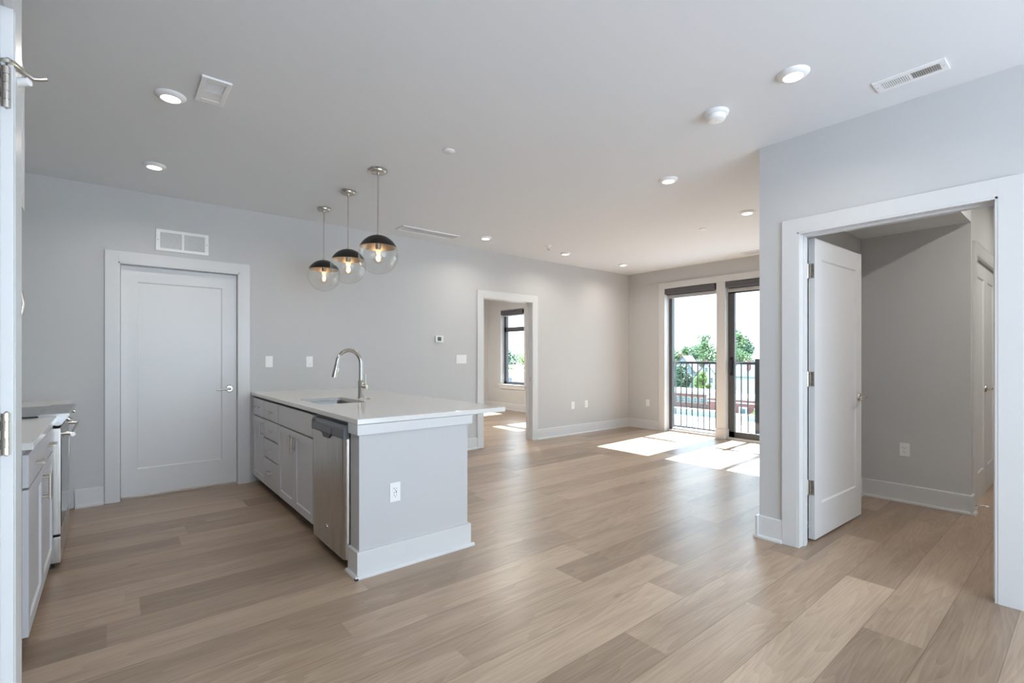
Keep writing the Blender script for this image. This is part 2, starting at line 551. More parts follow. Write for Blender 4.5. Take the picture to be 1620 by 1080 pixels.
# ------------------------------------------------------------------ baseboards
BASE = [(0, 0), (0.032, 0), (0.032, 0.012), (0.028, 0.019), (0.016, 0.021), (0.016, 0.150), (0.013, 0.155), (0, 0.155)]
def base(mb, a, bpt, side):
    mb.prism(BASE, (*a, 0), (*bpt, 0), (side, (0, 0, 1)))
def base_obj(name, segs, label):
    mb = MB()
    for a, c, s in segs: base(mb, a, c, (*s, 0))
    struct(name, mb, M['trim'], label, 'baseboard')
base_obj('baseboard_back', [((-0.24, YW), (-0.055, YW), (0, -1)), ((1.93, YW), (3.888, YW), (0, -1)), ((5.016, YW), (XB, YW), (0, -1))], 'white baseboard along the long wall')
base_obj('baseboard_balcony', [((XB, YW), (XB, 4.845), (-1, 0))], 'white baseboard between the room corner and the balcony doors')
base_obj('baseboard_right', [((XR, 1.544), (XR, 1.388), (-1, 0)), ((XR - 0.032, 1.544), (XB, 1.544), (0, 1))], 'white baseboard at the corner beside the open doorway')
base_obj('baseboard_nook', [((5.356, 1.42), (5.356, 0.672), (-1, 0)), ((5.324, 0.672), (5.43, 0.672), (0, -1)), ((3.70, 1.42), (5.356, 1.42), (0, -1))], 'white baseboard around the nook behind the open door')
base_obj('baseboard_bedroom', [((XB, 9.783), (XB, YW + T), (-1, 0)), ((3.12, 9.783), (XB, 9.783), (0, -1))], 'white baseboard in the bedroom')
base_obj('baseboard_hall', [((7.05, 0.672), (7.95, 0.672), (0, -1)), ((7.95, 0.672), (7.95, -1.3), (-1, 0))], 'white baseboard at the end of the hall')

# ------------------------------------------------------------------ casings and jambs
def casing_y(name, x0, x1, zt, y, s, cw, label, depth=T, right=True):
    """Casing on a wall facing along y*s (s=-1: toward the camera); opening x0..x1, top zt."""
    b = MB()
    t = 0.018 * s
    b.box(x0 - cw, y, 0, x0, y + t, zt + cw)
    b.box(x1, y, 0, x1 + cw, y + t, zt + cw)
    b.box(x0, y, zt, x1, y + t, zt + cw)
    # jambs
    b.box(x0 - 0.004, y + t * 0.9, 0, x0 + 0.014, y - s * depth, zt + 0.014)
    b.box(x1 - 0.014, y + t * 0.9, 0, x1 + 0.004, y - s * depth, zt + 0.014)
    b.box(x0, y + t * 0.9, zt - 0.014, x1, y - s * depth, zt + 0.004)
    return b
tb = casing_y('', 0.043, 0.985, 2.107, YW, -1, 0.092, '')
tb.box(0.057, YW + 0.095, 0, 0.07, YW + T, 2.093); tb.box(0.958, YW + 0.095, 0, 0.971, YW + T, 2.093)
struct('trim_1', tb, M['trim'], 'white casing around the closed kitchen door', 'door casing', bevel=0.0015)
tb = casing_y('', 3.985, 4.925, 2.10, YW, -1, 0.094, '')
tb.box(3.99, YW + T, 0, 3.89, YW + T + 0.018, 2.19); tb.box(4.92, YW + T, 0, 5.02, YW + T + 0.018, 2.19); tb.box(3.99, YW + T, 2.1, 4.92, YW + T + 0.018, 2.19)
tb.box(4.895, YW + 0.06, 0, 4.912, YW + 0.10, 2.086)
o = struct('trim_2', tb, M['trim'], 'white casing around the bedroom opening', 'door casing', bevel=0.0015)
MB().box(4.9085, YW + 0.075 - 0.06, 0.90, 4.911, YW + 0.075 - 0.03, 0.96).build('strike_plate', M['nickel'], o)

tb = MB()
for (ya, yb, za, zb) in ((1.295, 1.388, 0, 2.196), (0.248, 0.341, 0, 2.196), (0.341, 1.295, 2.103, 2.196)):
    tb.box(XR - 0.018, ya, za, XR, yb, zb)
    tb.box(3.66, ya, za, 3.678, yb, zb)
tb.box(XR - 0.016, 1.281, 0, 3.676, 1.313, 2.107)
tb.box(XR - 0.016, 0.325, 0, 3.676, 0.353, 2.107)
tb.box(XR - 0.016, 0.341, 2.091, 3.676, 1.295, 2.107)
tb.box(3.592, 1.270, 0, 3.636, 1.283, 2.093); tb.box(3.592, 0.353, 0, 3.636, 0.364, 2.093); tb.box(3.592, 0.36, 2.080, 3.636, 1.272, 2.093)
struct('trim_3', tb, M['trim'], 'white casing around the open doorway beside the living room corner', 'door casing', bevel=0.0015)

tb = MB()
tb.box(5.43, 0.654, 0, 5.53, 0.672, 2.22); tb.box(6.94, 0.654, 0, 7.04, 0.672, 2.22); tb.box(5.53, 0.654, 2.13, 6.94, 0.672, 2.22)
tb.box(5.526, 0.656, 0, 5.544, 0.77, 2.13); tb.box(6.926, 0.656, 0, 6.944, 0.77, 2.13); tb.box(5.53, 0.656, 2.116, 6.94, 0.77, 2.134)
struct('trim_4', tb, M['trim'], 'white casing around the pair of hall closet doors', 'door casing', bevel=0.0015)

tb = MB()
tb.box(-0.2, 1.69, 0, -0.182, 1.795, 2.215); tb.box(-0.2, 0.65, 0, -0.182, 0.75, 2.215); tb.box(-0.2, 0.75, 2.12, -0.182, 1.69, 2.215)
tb.box(-0.32, 1.676, 0, -0.184, 1.694, 2.12); tb.box(-0.32, 0.746, 0, -0.184, 0.764, 2.12)
struct('trim_5', tb, M['trim'], 'white casing around the door beside the kitchen', 'door casing', bevel=0.0015)

# ------------------------------------------------------------------ doors
def lever(parent, x, z, y, s, dirx):
    """Rose and lever on a door face at local (x, y, z); s is the outward y direction, dirx where the lever points."""
    h = MB()
    h.lathe([(0.0, 0.0), (0.033, 0.0), (0.033, 0.006 * s), (0.028, 0.012 * s), (0.0, 0.012 * s)], (x, y, z), 28, 'y')
    h.tube([(x, y + 0.010 * s, z), (x, y + 0.048 * s, z)], 0.011, 14)
    pts = [(x - 0.006 * dirx, y + 0.046 * s, z)] + [(x + dirx * q, y + (0.049 + 0.004 * math.sin(q * 20)) * s, z - 0.003 * q / 0.1) for q in (0.01, 0.03, 0.06, 0.09, 0.118)]
    h.tube(pts, [0.011, 0.0115, 0.010, 0.009, 0.008, 0.0075], 14)
    return h.build('door_handle', M['nickel'], parent, smooth=True)

def hinge(parent, x, y, z, leaf, pin=False):
    """Hinge with its knuckle at local (x, y), leaf = (dx, dy) from the knuckle."""
    h = MB()
    for i in range(5):
        z0 = z - 0.05 + i * 0.0202
        h.lathe([(0, z0), (0.0072, z0), (0.0072, z0 + 0.0192), (0, z0 + 0.0192)], (x, y, 0), 14)
    h.lathe([(0, z - 0.055), (0.004, z - 0.055), (0.006, z - 0.05), (0.006, z + 0.051), (0.004, z + 0.057), (0, z + 0.057)], (x, y, 0), 12)
    dx, dy = leaf
    if abs(dx) > abs(dy):
        h.box(x, y - 0.0015, z - 0.05, x + dx, y + 0.0015, z + 0.05)
    else:
        h.box(x - 0.0015, y, z - 0.05, x + 0.0015, y + dy, z + 0.05)
    return h.build('hinge', M['nickel'], parent, smooth=True, angle=35)

def slab(parent, wd, h, t, margins=(0.115, 0.125, 0.235, 0.137)):
    return MB().panel(wd, h, t, margins, 0.009, 0.010).build('door_slab', M['door'], parent)

d1 = thing('door_1', 'closed white one panel door with a lever handle between the range and the island', 'door', (0.060, YW + 0.05, 0.022), kind='structure')
slab(d1, 0.908, 2.064, 0.044)
lever(d1, 0.845, 0.932, 0, -1, -1)

d2 = thing('door_2', 'open white one panel door swung into the nook', 'door', (3.728, 1.282, 0.012), R(-1.9), kind='structure')
sl = slab(d2, 0.905, 2.080, 0.040, (0.115, 0.115, 0.235, 0.137))
sl.location = (0.012, -0.024, 0)
lever(d2, 0.855, 0.942, -0.024, -1, -1)
lever(d2, 0.855, 0.942, 0.016, 1, -1)
for z in (1.855, 1.108, 0.357):
    h = MB()
    for i in range(5):
        z0 = z - 0.05 + i * 0.0202
        h.lathe([(0, z0), (0.0075, z0), (0.0075, z0 + 0.0190), (0, z0 + 0.0190)], (-0.004, 0.016, 0), 14)
    h.lathe([(0, z - 0.055), (0.005, z - 0.05), (0.005, z + 0.051), (0, z + 0.057)], (-0.004, 0.016, 0), 12)
    h.prism([(-0.05, -0.020), (0.05, -0.020), (0.05, 0.006), (-0.05, 0.006)][::-1], (0.0085, 0, z), (0.0115, 0, z), ((0, 0, 1), (0, 1, 0)))
    h.box(-0.004, 0.004, z - 0.05, 0.010, 0.007, z + 0.05)
    hg = h.build('hinge', M['nickel'], d2, smooth=True, angle=35)
    sb = MB()
    for (yy, zz) in ((-0.004, 0.036), (-0.013, 0.0), (-0.004, -0.036)):
        sb.lathe([(0, -0.0012), (0.0038, -0.0012), (0.0038, 0.0), (0, 0.0)], (0.0085, yy, z + zz), 10, 'x')
    sb.build('screw', M['dwpanel'], hg)

# pair of hall closet doors
d3 = thing('door_3', 'white hall closet door with a lever handle next to the nook corner', 'door', (5.548, 0.690, 0.012), kind='structure')
slab(d3, 0.752, 2.10, 0.035, (0.11, 0.11, 0.235, 0.137))
lever(d3, 0.715, 0.965, 0, -1, -1)
d4 = thing('door_4', 'white hall closet door farther down the hall', 'door', (6.304, 0.690, 0.012), kind='structure')
slab(d4, 0.618, 2.10, 0.035, (0.11, 0.11, 0.235, 0.137))
for z in (1.87, 1.1, 0.34): hinge(d4, 0.622, -0.004, z, (-0.02, 0))

# door beside the kitchen (closed, seen along its face)
d5 = thing('door_5', 'white door with nickel hinges at the frame edge beside the kitchen', 'door', (-0.206, 0.766, 0.012), R(90), kind='structure')
slab(d5, 0.908, 2.10, 0.044)
for z in (1.915, 1.08, 0.25):
    h = MB()
    for i in range(5):
        z0 = z - 0.05 + i * 0.0202
        h.lathe([(0, z0), (0.0078, z0), (0.0078, z0 + 0.0188), (0, z0 + 0.0188)], (0.911, -0.010, 0), 16)
    h.lathe([(0, z - 0.055), (0.005, z - 0.05), (0.005, z + 0.051), (0, z + 0.057)], (0.911, -0.010, 0), 12)
    h.box(0.872, -0.002, z - 0.05, 0.911, 0.001, z + 0.05)
    hg = h.build('hinge', M['nickel'], d5, smooth=True, angle=35)
    s = MB()
    for zz in (0.022, -0.022):
        s.box(0.889, -0.0027, z + zz - 0.011, 0.895, -0.0018, z + zz + 0.011)
    s.build('screw_slot', M['slot'], hg)
# hinge pin door stop on the upper hinge
h = MB()
h.tube([(0.911, -0.010, 1.972), (0.911, -0.010, 1.980)], 0.0105, 16)
h.tube([(0.905, -0.012, 1.977), (0.925, -0.022, 1.979), (0.94, -0.036, 1.972), (0.948, -0.052, 1.966), (0.953, -0.066, 1.972), (0.955, -0.076, 1.978)], [0.008, 0.008, 0.007, 0.006, 0.006, 0.0065], 12)
ps = h.build('pin_stop', M['nickel'], d5, smooth=True)
MB().tube([(0.944, -0.046, 1.955), (0.956, -0.026, 1.952), (0.966, -0.018, 1.950)], [0.010, 0.0105, 0.011], 14).build('bumper', M['plastic'], ps, smooth=True)

# ------------------------------------------------------------------ balcony doors and windows
cb = MB()
for (ya, yb, za, zb) in ((4.742, 4.842, 0, 2.520), (1.85, 1.95, 0, 2.520), (1.95, 4.742, 2.432, 2.520)):
    cb.box(XB - 0.018, ya, za, XB, yb, zb)
# returns
cb.box(XB - 0.016, 4.728, 0, XB + 0.16, 4.746, 2.436); cb.box(XB - 0.016, 1.946, 0, XB + 0.16, 1.964, 2.436); cb.box(XB - 0.016, 1.95, 2.418, XB + 0.16, 4.742, 2.436)
# post between the two openings
cb.box(XB - 0.018, 3.672, 0, XB + 0.17, 3.812, 2.43)
cb.box(XB - 0.034, 3.660, 0, XB + 0.17, 3.824, 0.155)
struct('trim_6', cb, M['trim'], 'white casing and middle post of the balcony doors', 'window casing', bevel=0.0015)

w1 = thing('window_1', 'tall balcony opening beside the room corner', 'window', (0, 0, 0), kind='structure')
b = MB(); b.box(XB + 0.125, 4.672, 0.03, XB + 0.20, 4.73, 2.30)
b.box(XB + 0.125, 3.812, 0.03, XB + 0.20, 3.826, 2.30)
b.build('window_frame', M['iron'], w1)
MB().box(XB + 0.105, 3.812, 2.262, XB + 0.20, 4.73, 2.42).build('window_head', M['trim'], w1)
MB().box(XB + 0.08, 3.812, 0, XB + 0.21, 4.73, 0.030).box(XB + 0.125, 3.82, 0.03, XB + 0.165, 4.68, 0.055).build('window_sill', M['sill'], w1)
MB().box(XB + 0.160, 3.826, 0.055, XB + 0.166, 4.672, 2.262).build('window_pane', M['glass'], w1)

w2 = thing('window_2', 'dark framed sliding balcony door beside the open doorway wall', 'window', (0, 0, 0), kind='structure')
b = MB()
x0, x1 = XB + 0.085, XB + 0.135
b.box(x0, 3.575, 0.03, x1, 3.672, 2.30); b.box(x0, 2.80, 0.03, x1, 2.87, 2.30)
b.box(x0, 2.80, 0.03, x1, 3.672, 0.118); b.box(x0, 2.80, 2.24, x1, 3.672, 2.30)
b.build('sliding_sash', M['iron'], w2)
b = MB()
x0, x1 = XB + 0.140, XB + 0.190
b.box(x0, 2.80, 0.03, x1, 2.87, 2.30); b.box(x0, 1.964, 0.03, x1, 2.04, 2.30); b.box(x0, 1.964, 0.03, x1, 2.87, 0.118); b.box(x0, 1.964, 2.24, x1, 2.87, 2.30)
b.box(x0, 3.63, 0.03, x1, 3.672, 2.30)
b.build('fixed_sash', M['iron'], w2)
MB().box(XB + 0.107, 2.87, 0.118, XB + 0.113, 3.575, 2.24).build('window_pane', M['glass'], w2)
MB().box(XB + 0.162, 2.04, 0.118, XB + 0.168, 2.80, 2.24).build('window_pane', M['glass'], w2)
MB().box(XB + 0.075, 1.964, 2.262, XB + 0.20, 3.672, 2.42).build('window_head', M['trim'], w2)
MB().box(XB + 0.03, 1.964, 0, XB + 0.21, 3.672, 0.030).build('window_sill', M['trim'], w2)
h = MB()
h.box(XB + 0.073, 3.600, 0.98, XB + 0.085, 3.640, 1.26)
h.tube([(XB + 0.075, 3.62, 1.03), (XB + 0.045, 3.615, 1.05), (XB + 0.035, 3.612, 1.12), (XB + 0.045, 3.615, 1.19), (XB + 0.075, 3.62, 1.21)], 0.009, 10)
h.build('door_handle', M['black'], w2, smooth=True)

def bed_window(name, ya, yb, label):
    w3 = thing(name, label, 'window', (0, 0, 0), kind='structure')
    x0, x1 = XB + 0.11, XB + 0.18
    b = MB()
    b.box(x0, yb - 0.085, 0.60, x1, yb, 2.375); b.box(x0, ya, 0.60, x1, ya + 0.06, 2.375); b.box(x0, ya, 0.60, x1, yb, 0.665); b.box(x0, ya, 2.32, x1, yb, 2.375)
    b.box(x0, ya, 1.86, x1, yb, 1.965)
    b.build('window_frame', M['iron'], w3)
    MB().box(XB + 0.142, ya + 0.06, 0.665, XB + 0.148, yb - 0.085, 1.86).build('window_pane', M['glass'], w3)
    MB().box(XB + 0.142, ya + 0.06, 1.965, XB + 0.148, yb - 0.085, 2.32).build('window_pane', M['glass'], w3)
    MB().box(XB - 0.035, ya - 0.08, 0.578, XB + 0.20, yb + 0.075, 0.602).box(XB - 0.018, ya - 0.04, 0.50, XB, yb + 0.038, 0.578).build('window_sill', M['trim'], w3)
    MB().box(XB + 0.05, ya + 0.003, 2.23, XB + 0.18, yb - 0.003, 2.375).build('window_head', M['trim'], w3)
    MB().tube([(XB + 0.10, yb - 0.06, 0.98), (XB + 0.075, yb - 0.06, 0.95), (XB + 0.07, yb - 0.06, 0.88)], 0.009, 8).build('window_latch', M['iron'], w3, smooth=True)
bed_window('window_3', 8.40, 9.262, 'dark framed bedroom window seen through the bedroom opening')
bed_window('window_4', 6.37, 7.232, 'second bedroom window hidden behind the long wall')

def blind(y0, y1, z0, z1, x, label):
    t = thing('roller_blind', label, 'roller blind', (x, (y0 + y1) / 2, z0), group='roller blinds')
    w = (y1 - y0) / 2
    h = z1 - z0
    MB().prism([(0.0, 0.0), (0.085, 0.0), (0.085, h), (0.0, h), (-0.008, h - 0.012), (-0.008, 0.012)], (0, -w, 0), (0, w, 0), ((1, 0, 0), (0, 0, 1))).build('cassette', M['blind'], t)
    MB().box(0.03, -w + 0.02, -0.018, 0.042, w - 0.02, 0.002).build('hem_bar', M['blind'], t)
    for s in (-1, 1):
        MB().box(0.005, s * w, 0.006, 0.08, s * (w - 0.012), h - 0.004).build('end_bracket', M['iron'], t)
blind(3.836, 4.726, 2.322, 2.412, XB - 0.012, 'charcoal roller blind above the balcony opening beside the room corner')
blind(1.98, 3.655, 2.322, 2.412, XB - 0.012, 'charcoal roller blind above the sliding balcony door')
blind(8.43, 9.235, 2.268, 2.352, XB - 0.012, 'charcoal roller blind above the bedroom window')

# ------------------------------------------------------------------ balcony railing
rl = thing('balcony_railing', 'black metal balcony railing with upright bars outside the glass doors', 'railing', (7.60, 3.3, 0))
MB().box(-0.025, -1.5, 1.145, 0.025, 1.6, 1.185).build('top_rail', M['rail'], rl, bevel=0.004)
MB().box(-0.016, -1.5, 0.045, 0.016, 1.6, 0.075).build('bottom_rail', M['rail'], rl)
for y in (0.03, -1.46):
    p = MB().box(-0.034, y - 0.034, -0.35, 0.034, y + 0.034, 1.235).build('post', M['rail'], rl)
p = MB().box(-0.034, 1.54, -0.35, 0.034, 1.60, 1.16).build('post', M['rail'], rl)
y = -1.395
bal = None
k = 0
for i in range(-14, 15):
    yy = 1.432 - 0.1042 * (i + 14)
    if abs(yy - 0.03) < 0.05 or yy < -1.42: continue
    o = MB().box(-0.0075, -0.0075, 0.07, 0.0075, 0.0075, 1.15).build('baluster', M['rail'], rl) if bal is None else bal.copy()
    if bal is None: bal = o
    else: COL.objects.link(o); o.parent = rl
    o.location = (0, yy, 0)
struct('balcony_slab', MB().box(7.47, 1.6, -0.45, 7.70, 5.1, -0.30), M['concrete'], 'concrete ledge carrying the balcony railing', 'ledge')

# ------------------------------------------------------------------ island
ZT = 0.9145
XF = 1.097     # cabinet front plane of the island
def bar_pull(parent, c, axis, L, out, m='nickel'):
    """Bar handle centred at c, along axis, standing off in direction out."""
    c = Vector(c); ax = Vector(axis); ot = Vector(out)
    h = MB()
    h.tube([c - ax * L / 2 + ot * 0.030, c + ax * L / 2 + ot * 0.030], 0.006, 12)
    for s in (-1, 1):
        q = c + ax * s * (L / 2 - 0.016)
        h.tube([q, q + ot * 0.030], 0.005, 10)
    return h.build('handle', M[m], parent, smooth=True)

def front_door(parent, y0, y1, z0, z1, xf, face, shaker=True, name='door'):
    """Door/drawer front in the plane x = xf facing face (-1 or +1) along x; 20 mm thick. Local coords = world for these."""
    wd = y1 - y0; h = z1 - z0
    b = MB()
    if shaker:
        b.panel(wd, h, 0.020, (0.057, 0.057, 0.057, 0.057), 0.009, 0.004, back=False)
    else:
        b.box(0, 0, 0, wd, 0.020, h)
    # local x -> along wall, local y -> into cabinet
    if face < 0:
        m = Matrix(((0, 1, 0, xf), (-1, 0, 0, y1), (0, 0, 1, z0), (0, 0, 0, 1)))
    else:
        m = Matrix(((0, -1, 0, xf), (1, 0, 0, y0), (0, 0, 1, z0), (0, 0, 0, 1)))
    b.xf(m)
    return b.build(name, M['grey'], parent, bevel=0 if shaker else 0.0015)

XI1 = 1.72     # back of the island cabinets
def cab_body(parent, y0, y1, xa, xb, kick_front, z1=None):
    z1 = z1 or ZT - 0.031
    b = MB(); b.box(xa, y0, 0.095, xb, y1, z1); b.build('carcass', M['carc'], parent)
    b = MB(); b.box(kick_front[0], y0, 0.0, kick_front[1], y1, 0.095); b.build('toe_kick', M['carc'], parent)

c1 = thing('base_cabinet', 'narrow grey base cabinet with one drawer and one door against the long wall', 'cabinet', (0, 0, 0), group='grey island cabinets')
cab_body(c1, 4.98, 5.45, XF + 0.021, XI1, (XF + 0.08, XI1))
MB().box(XF + 0.004, 5.435, 0.09, XF + 0.03, 5.488, ZT - 0.035).build('filler_strip', M['grey'], c1)
dr = front_door(c1, 4.983, 5.431, 0.700, 0.862, XF, -1, False, 'drawer'); bar_pull(dr, (XF, 5.20, 0.785), (0, 1, 0), 0.12, (-1, 0, 0))
dr = front_door(c1, 4.983, 5.431, 0.088, 0.688, XF, -1, True, 'door'); bar_pull(dr, (XF, 5.015, 0.60), (0, 0, 1), 0.13, (-1, 0, 0))

c2 = thing('base_cabinet', 'grey stack of four drawers between the narrow cabinet and the sink cabinet', 'cabinet', (0, 0, 0), group='grey island cabinets')
cab_body(c2, 4.479, 4.979, XF + 0.021, XI1, (XF + 0.08, XI1))
for z0, z1 in ((0.700, 0.862), (0.530, 0.690), (0.352, 0.516), (0.088, 0.340)):
    dr = front_door(c2, 4.482, 4.976, z0, z1, XF, -1, False, 'drawer')
    bar_pull(dr, (XF, 4.73, z1 - 0.085 if z1 - z0 < 0.2 else z1 - 0.10), (0, 1, 0), 0.13, (-1, 0, 0))

c3 = thing('base_cabinet', 'grey two door sink cabinet under the faucet', 'cabinet', (0, 0, 0), group='grey island cabinets')
b = MB(); b.box(XF + 0.021, 3.476, 0.095, XI1, 3.494, ZT - 0.031); b.box(XF + 0.021, 4.46, 0.095, XI1, 4.478, ZT - 0.031); b.box(XF + 0.021, 3.476, 0.095, XI1, 4.478, 0.115); b.box(XI1 - 0.02, 3.476, 0.095, XI1, 4.478, ZT - 0.031)
b.box(XF + 0.021, 3.476, 0.64, XF + 0.04, 4.478, ZT - 0.031)
b.build('carcass', M['carc'], c3)
b = MB(); b.box(XF + 0.08, 3.476, 0.0, XI1, 4.478, 0.095); b.build('toe_kick', M['carc'], c3)
MB().box(XF + 0.002, 3.478, 0.088, XF + 0.02, 3.548, 0.862).build('filler_strip', M['grey'], c3)
front_door(c3, 3.551, 4.475, 0.700, 0.862, XF, -1, False, 'false_drawer')
dr = front_door(c3, 4.015, 4.475, 0.088, 0.688, XF, -1, True, 'door'); bar_pull(dr, (XF, 4.045, 0.595), (0, 0, 1), 0.13, (-1, 0, 0))
dr = front_door(c3, 3.551, 4.011, 0.088, 0.688, XF, -1, True, 'door'); bar_pull(dr, (XF, 3.981, 0.595), (0, 0, 1), 0.13, (-1, 0, 0))

# dishwasher
dw = thing('dishwasher', 'stainless steel dishwasher at the near end of the island', 'dishwasher', (0, 0, 0))
Y0, Y1 = 2.868, 3.468
MB().box(XF + 0.005, Y0 + 0.004, 0.10, XI1, Y1 - 0.004, ZT - 0.036).build('tub', M['black'], dw)
MB().box(XF + 0.06, Y0, 0.0, XI1 - 0.1, Y1, 0.10).build('toe_kick', M['black'], dw)
# door: slightly bowed front
XD = 1.068
prof = [(XF + 0.004, Y0), (XF + 0.004, Y1)]
us = [0, .003, .01, .02, .035, .057, .12, .3, .5, .7, .88, .943, .965, .98, .99, .997, 1]
for u in us:
    yy = Y1 + (Y0 - Y1) * u
    e = max(0.0, 1 - min(u, 1 - u) * (Y1 - Y0) / 0.034)
    prof.append((XD + (XF - 0.002 - XD) * (1 - math.sqrt(1 - e * e)), yy))
mb = MB()
k = len(prof)
mb.v = [(x, y, 0.060) for x, y in prof] + [(x, y, 0.790) for x, y in prof]
mb.f = [tuple(range(k)), tuple(k + i for i in reversed(range(k)))] + [(i, k + i, k + (i + 1) % k, (i + 1) % k) for i in range(k)]
mb.build('door', M['steel'], dw, smooth=True, angle=30)
cp = MB().prism([(0, 0), (XF - XD + 0.004, 0), (XF - XD + 0.004, 0.080), (0.006, 0.080), (-0.004, 0.060), (-0.006, 0.010)], (XD, Y0, 0.780), (XD, Y1, 0.780), ((1, 0, 0), (0, 0, 1))).build('control_panel', M['dwpanel'], dw, bevel=0.002)
hp = MB()
hp.prism([(-0.05, 0), (0.05, 0), (0.085, 0.028), (-0.085, 0.028)], (XD - 0.008, 3.17, 0.757), (XD + 0.004, 3.17, 0.757), ((0, 1, 0), (0, 0, 1)))
hp.build('handle_pocket', M['black'], cp)
hp = MB(); hp.prism([(-0.09, 0), (0.09, 0), (0.09, 0.035), (-0.09, 0.035)], (XD - 0.0085, 3.17, 0.788), (XD - 0.004, 3.17, 0.788), ((0, 1, 0), (0, 0, 1))); hp.build('grip', M['dwpanel'], cp)
bt = MB()
for zz in (0.846, 0.832):
    bt.box(XD - 0.0065, 3.40, zz, XD - 0.002, 3.445, zz + 0.005)
bt.build('vent_slot', M['black'], cp)
MB().lathe([(0, -0.004), (0.012, -0.004), (0.0135, -0.001), (0.0135, 0.002)], (XD - 0.0005, 3.17, 0.185), 24, 'x').build('badge', M['chrome'], dw, smooth=True)

# end wall of the island
ew = thing('island_end_panel', 'painted white end panel of the island with a baseboard and top trim', 'island panel', (0, 0, 0))
EX0, EX1, EY0, EY1 = 1.103, 1.857, 2.730, 2.860
MB().box(EX0, EY0, 0, EX1, EY1, ZT - 0.0325).build('panel', mat('island_paint', (0.55, 0.545, 0.55), 0.5, var=0.01), ew)
bp_ = MB().box(1.74, EY1 + 0.002, 0, EX1, 5.486, ZT - 0.033).build('island_back_panel', M['trim'])
tag(bp_, 'white back panel of the island facing the living room', 'island panel')
MB().box(EX1, EY1 + 0.002, 0, EX1 + 0.018, 5.45, 0.150).build('base_trim', M['trim'], bp_)
tb = MB()
tb.box(EX0 - 0.016, EY0 - 0.016, 0.822, EX1 + 0.032, EY0, ZT - 0.0325); tb.box(EX0 - 0.016, EY0, 0.822, EX0, EY1, ZT - 0.0325); tb.box(EX1, EY0, 0.822, EX1 + 0.032, EY1, ZT - 0.0325)
tb.build('top_trim', M['trim'], ew, bevel=0.0015)
bb = MB()
def ring_board(mb, off, z0, z1):
    mb.box(EX0 - off, EY0 - off, z0, EX1 + off, EY0, z1); mb.box(EX0 - off, EY0, z0, EX0, EY1, z1); mb.box(EX1, EY0, z0, EX1 + off, EY1, z1)
ring_board(bb, 0.018, 0, 0.150)
bb.build('base_trim', M['trim'], ew, bevel=0.002)
bb = MB()
bb.prism([(0, 0), (0.018, 0), (0.018, 0.010), (0.014, 0.017), (0.008, 0.020), (0, 0.020)], (EX0 - 0.036, EY0 - 0.018, 0), (EX1 + 0.036, EY0 - 0.018, 0), ((0, -1, 0), (0, 0, 1)))
bb.prism([(0, 0), (0.018, 0), (0.018, 0.010), (0.014, 0.017), (0.008, 0.020), (0, 0.020)], (EX0 - 0.018, EY0 - 0.036, 0), (EX0 - 0.018, EY1, 0), ((-1, 0, 0), (0, 0, 1)))
bb.build('shoe_moulding', M['trim'], ew)

# worktop with an undermount sink cut-out
CX0, CX1, CY0, CY1 = 1.087, 2.172, 2.713, YW
SX0, SX1, SY0, SY1 = 1.215, 1.570, 3.72, 4.33
def worktop_with_hole():
    bm = bmesh.new()
    def loop_outer(z): return [(CX0, CY0, z), (CX1, CY0, z), (CX1, CY1, z), (CX0, CY1, z)]
    r = 0.045; seg = 6
    pts = []
    for cx, cy, a0 in ((SX1 - r, SY0 + r, -90), (SX1 - r, SY1 - r, 0), (SX0 + r, SY1 - r, 90), (SX0 + r, SY0 + r, 180)):
        for i in range(seg + 1):
            a = R(a0 + 90 * i / seg)
            pts.append((cx + r * math.cos(a), cy + r * math.sin(a)))
    mb = MB()
    def cap(z):
        # four fans between outer corners and hole quarters
        o = loop_outer(z)
        order = [o[1], o[2], o[3], o[0]]
        k = seg + 1
        for q in range(4):
            arc = [(*p, z) for p in pts[q * k:(q + 1) * k]]
            for i in range(seg):
                mb.quad(order[q], arc[i + 1], arc[i])
            nx = (*pts[((q + 1) * k) % (4 * k)], z)
            mb.quad(order[q], order[(q + 1) % 4], nx, arc[-1])
    zt, zb = ZT, ZT - 0.030
    cap(zt); cap(zb)
    o1, o2 = loop_outer(zt), loop_outer(zb)
    for i in range(4):
        j = (i + 1) % 4; mb.quad(o1[i], o2[i], o2[j], o1[j])
    for i in range(len(pts)):
        j = (i + 1) % len(pts)
        mb.quad((*pts[i], zt), (*pts[j], zt), (*pts[j], zb), (*pts[i], zb))
    return mb, pts
mb, sink_pts = worktop_with_hole()
tag(mb.build('worktop', M['quartz'], bevel=0.0015), 'long white quartz island worktop around the undermount sink', 'worktop')
# sink bowl
sk = thing('sink', 'stainless steel undermount sink in the white island worktop', 'sink', (0, 0, 0))
mb = MB()
zb, zf = ZT - 0.031, ZT - 0.225
cx, cy = (SX0 + SX1) / 2, (SY0 + SY1) / 2
def off(p, d):
    return (p[0] + (d if p[0] > cx else -d), p[1] + (d if p[1] > cy else -d))
L1 = [(*off(p, 0.006), zb) for p in sink_pts]
L2 = [(*off(p, 0.004), zf + 0.03) for p in sink_pts]
L3 = [(*off(p, -0.02), zf) for p in sink_pts]
n = len(L1)
L0 = [(*off(p, 0.025), zb) for p in sink_pts]
for A, B in ((L0, L1), (L1, L2), (L2, L3)):
    for i in range(n):
        j = (i + 1) % n; mb.quad(A[i], A[j], B[j], B[i])
mb.quad(*L3)
mb.build('bowl', M['steelh'], sk, smooth=True)
MB().lathe([(0, 0.001), (0.03, 0.001), (0.045, 0.004), (0.048, 0.001)], (cx + 0.05, cy, zf), 24).build('drain', M['chrome'], sk, smooth=True)

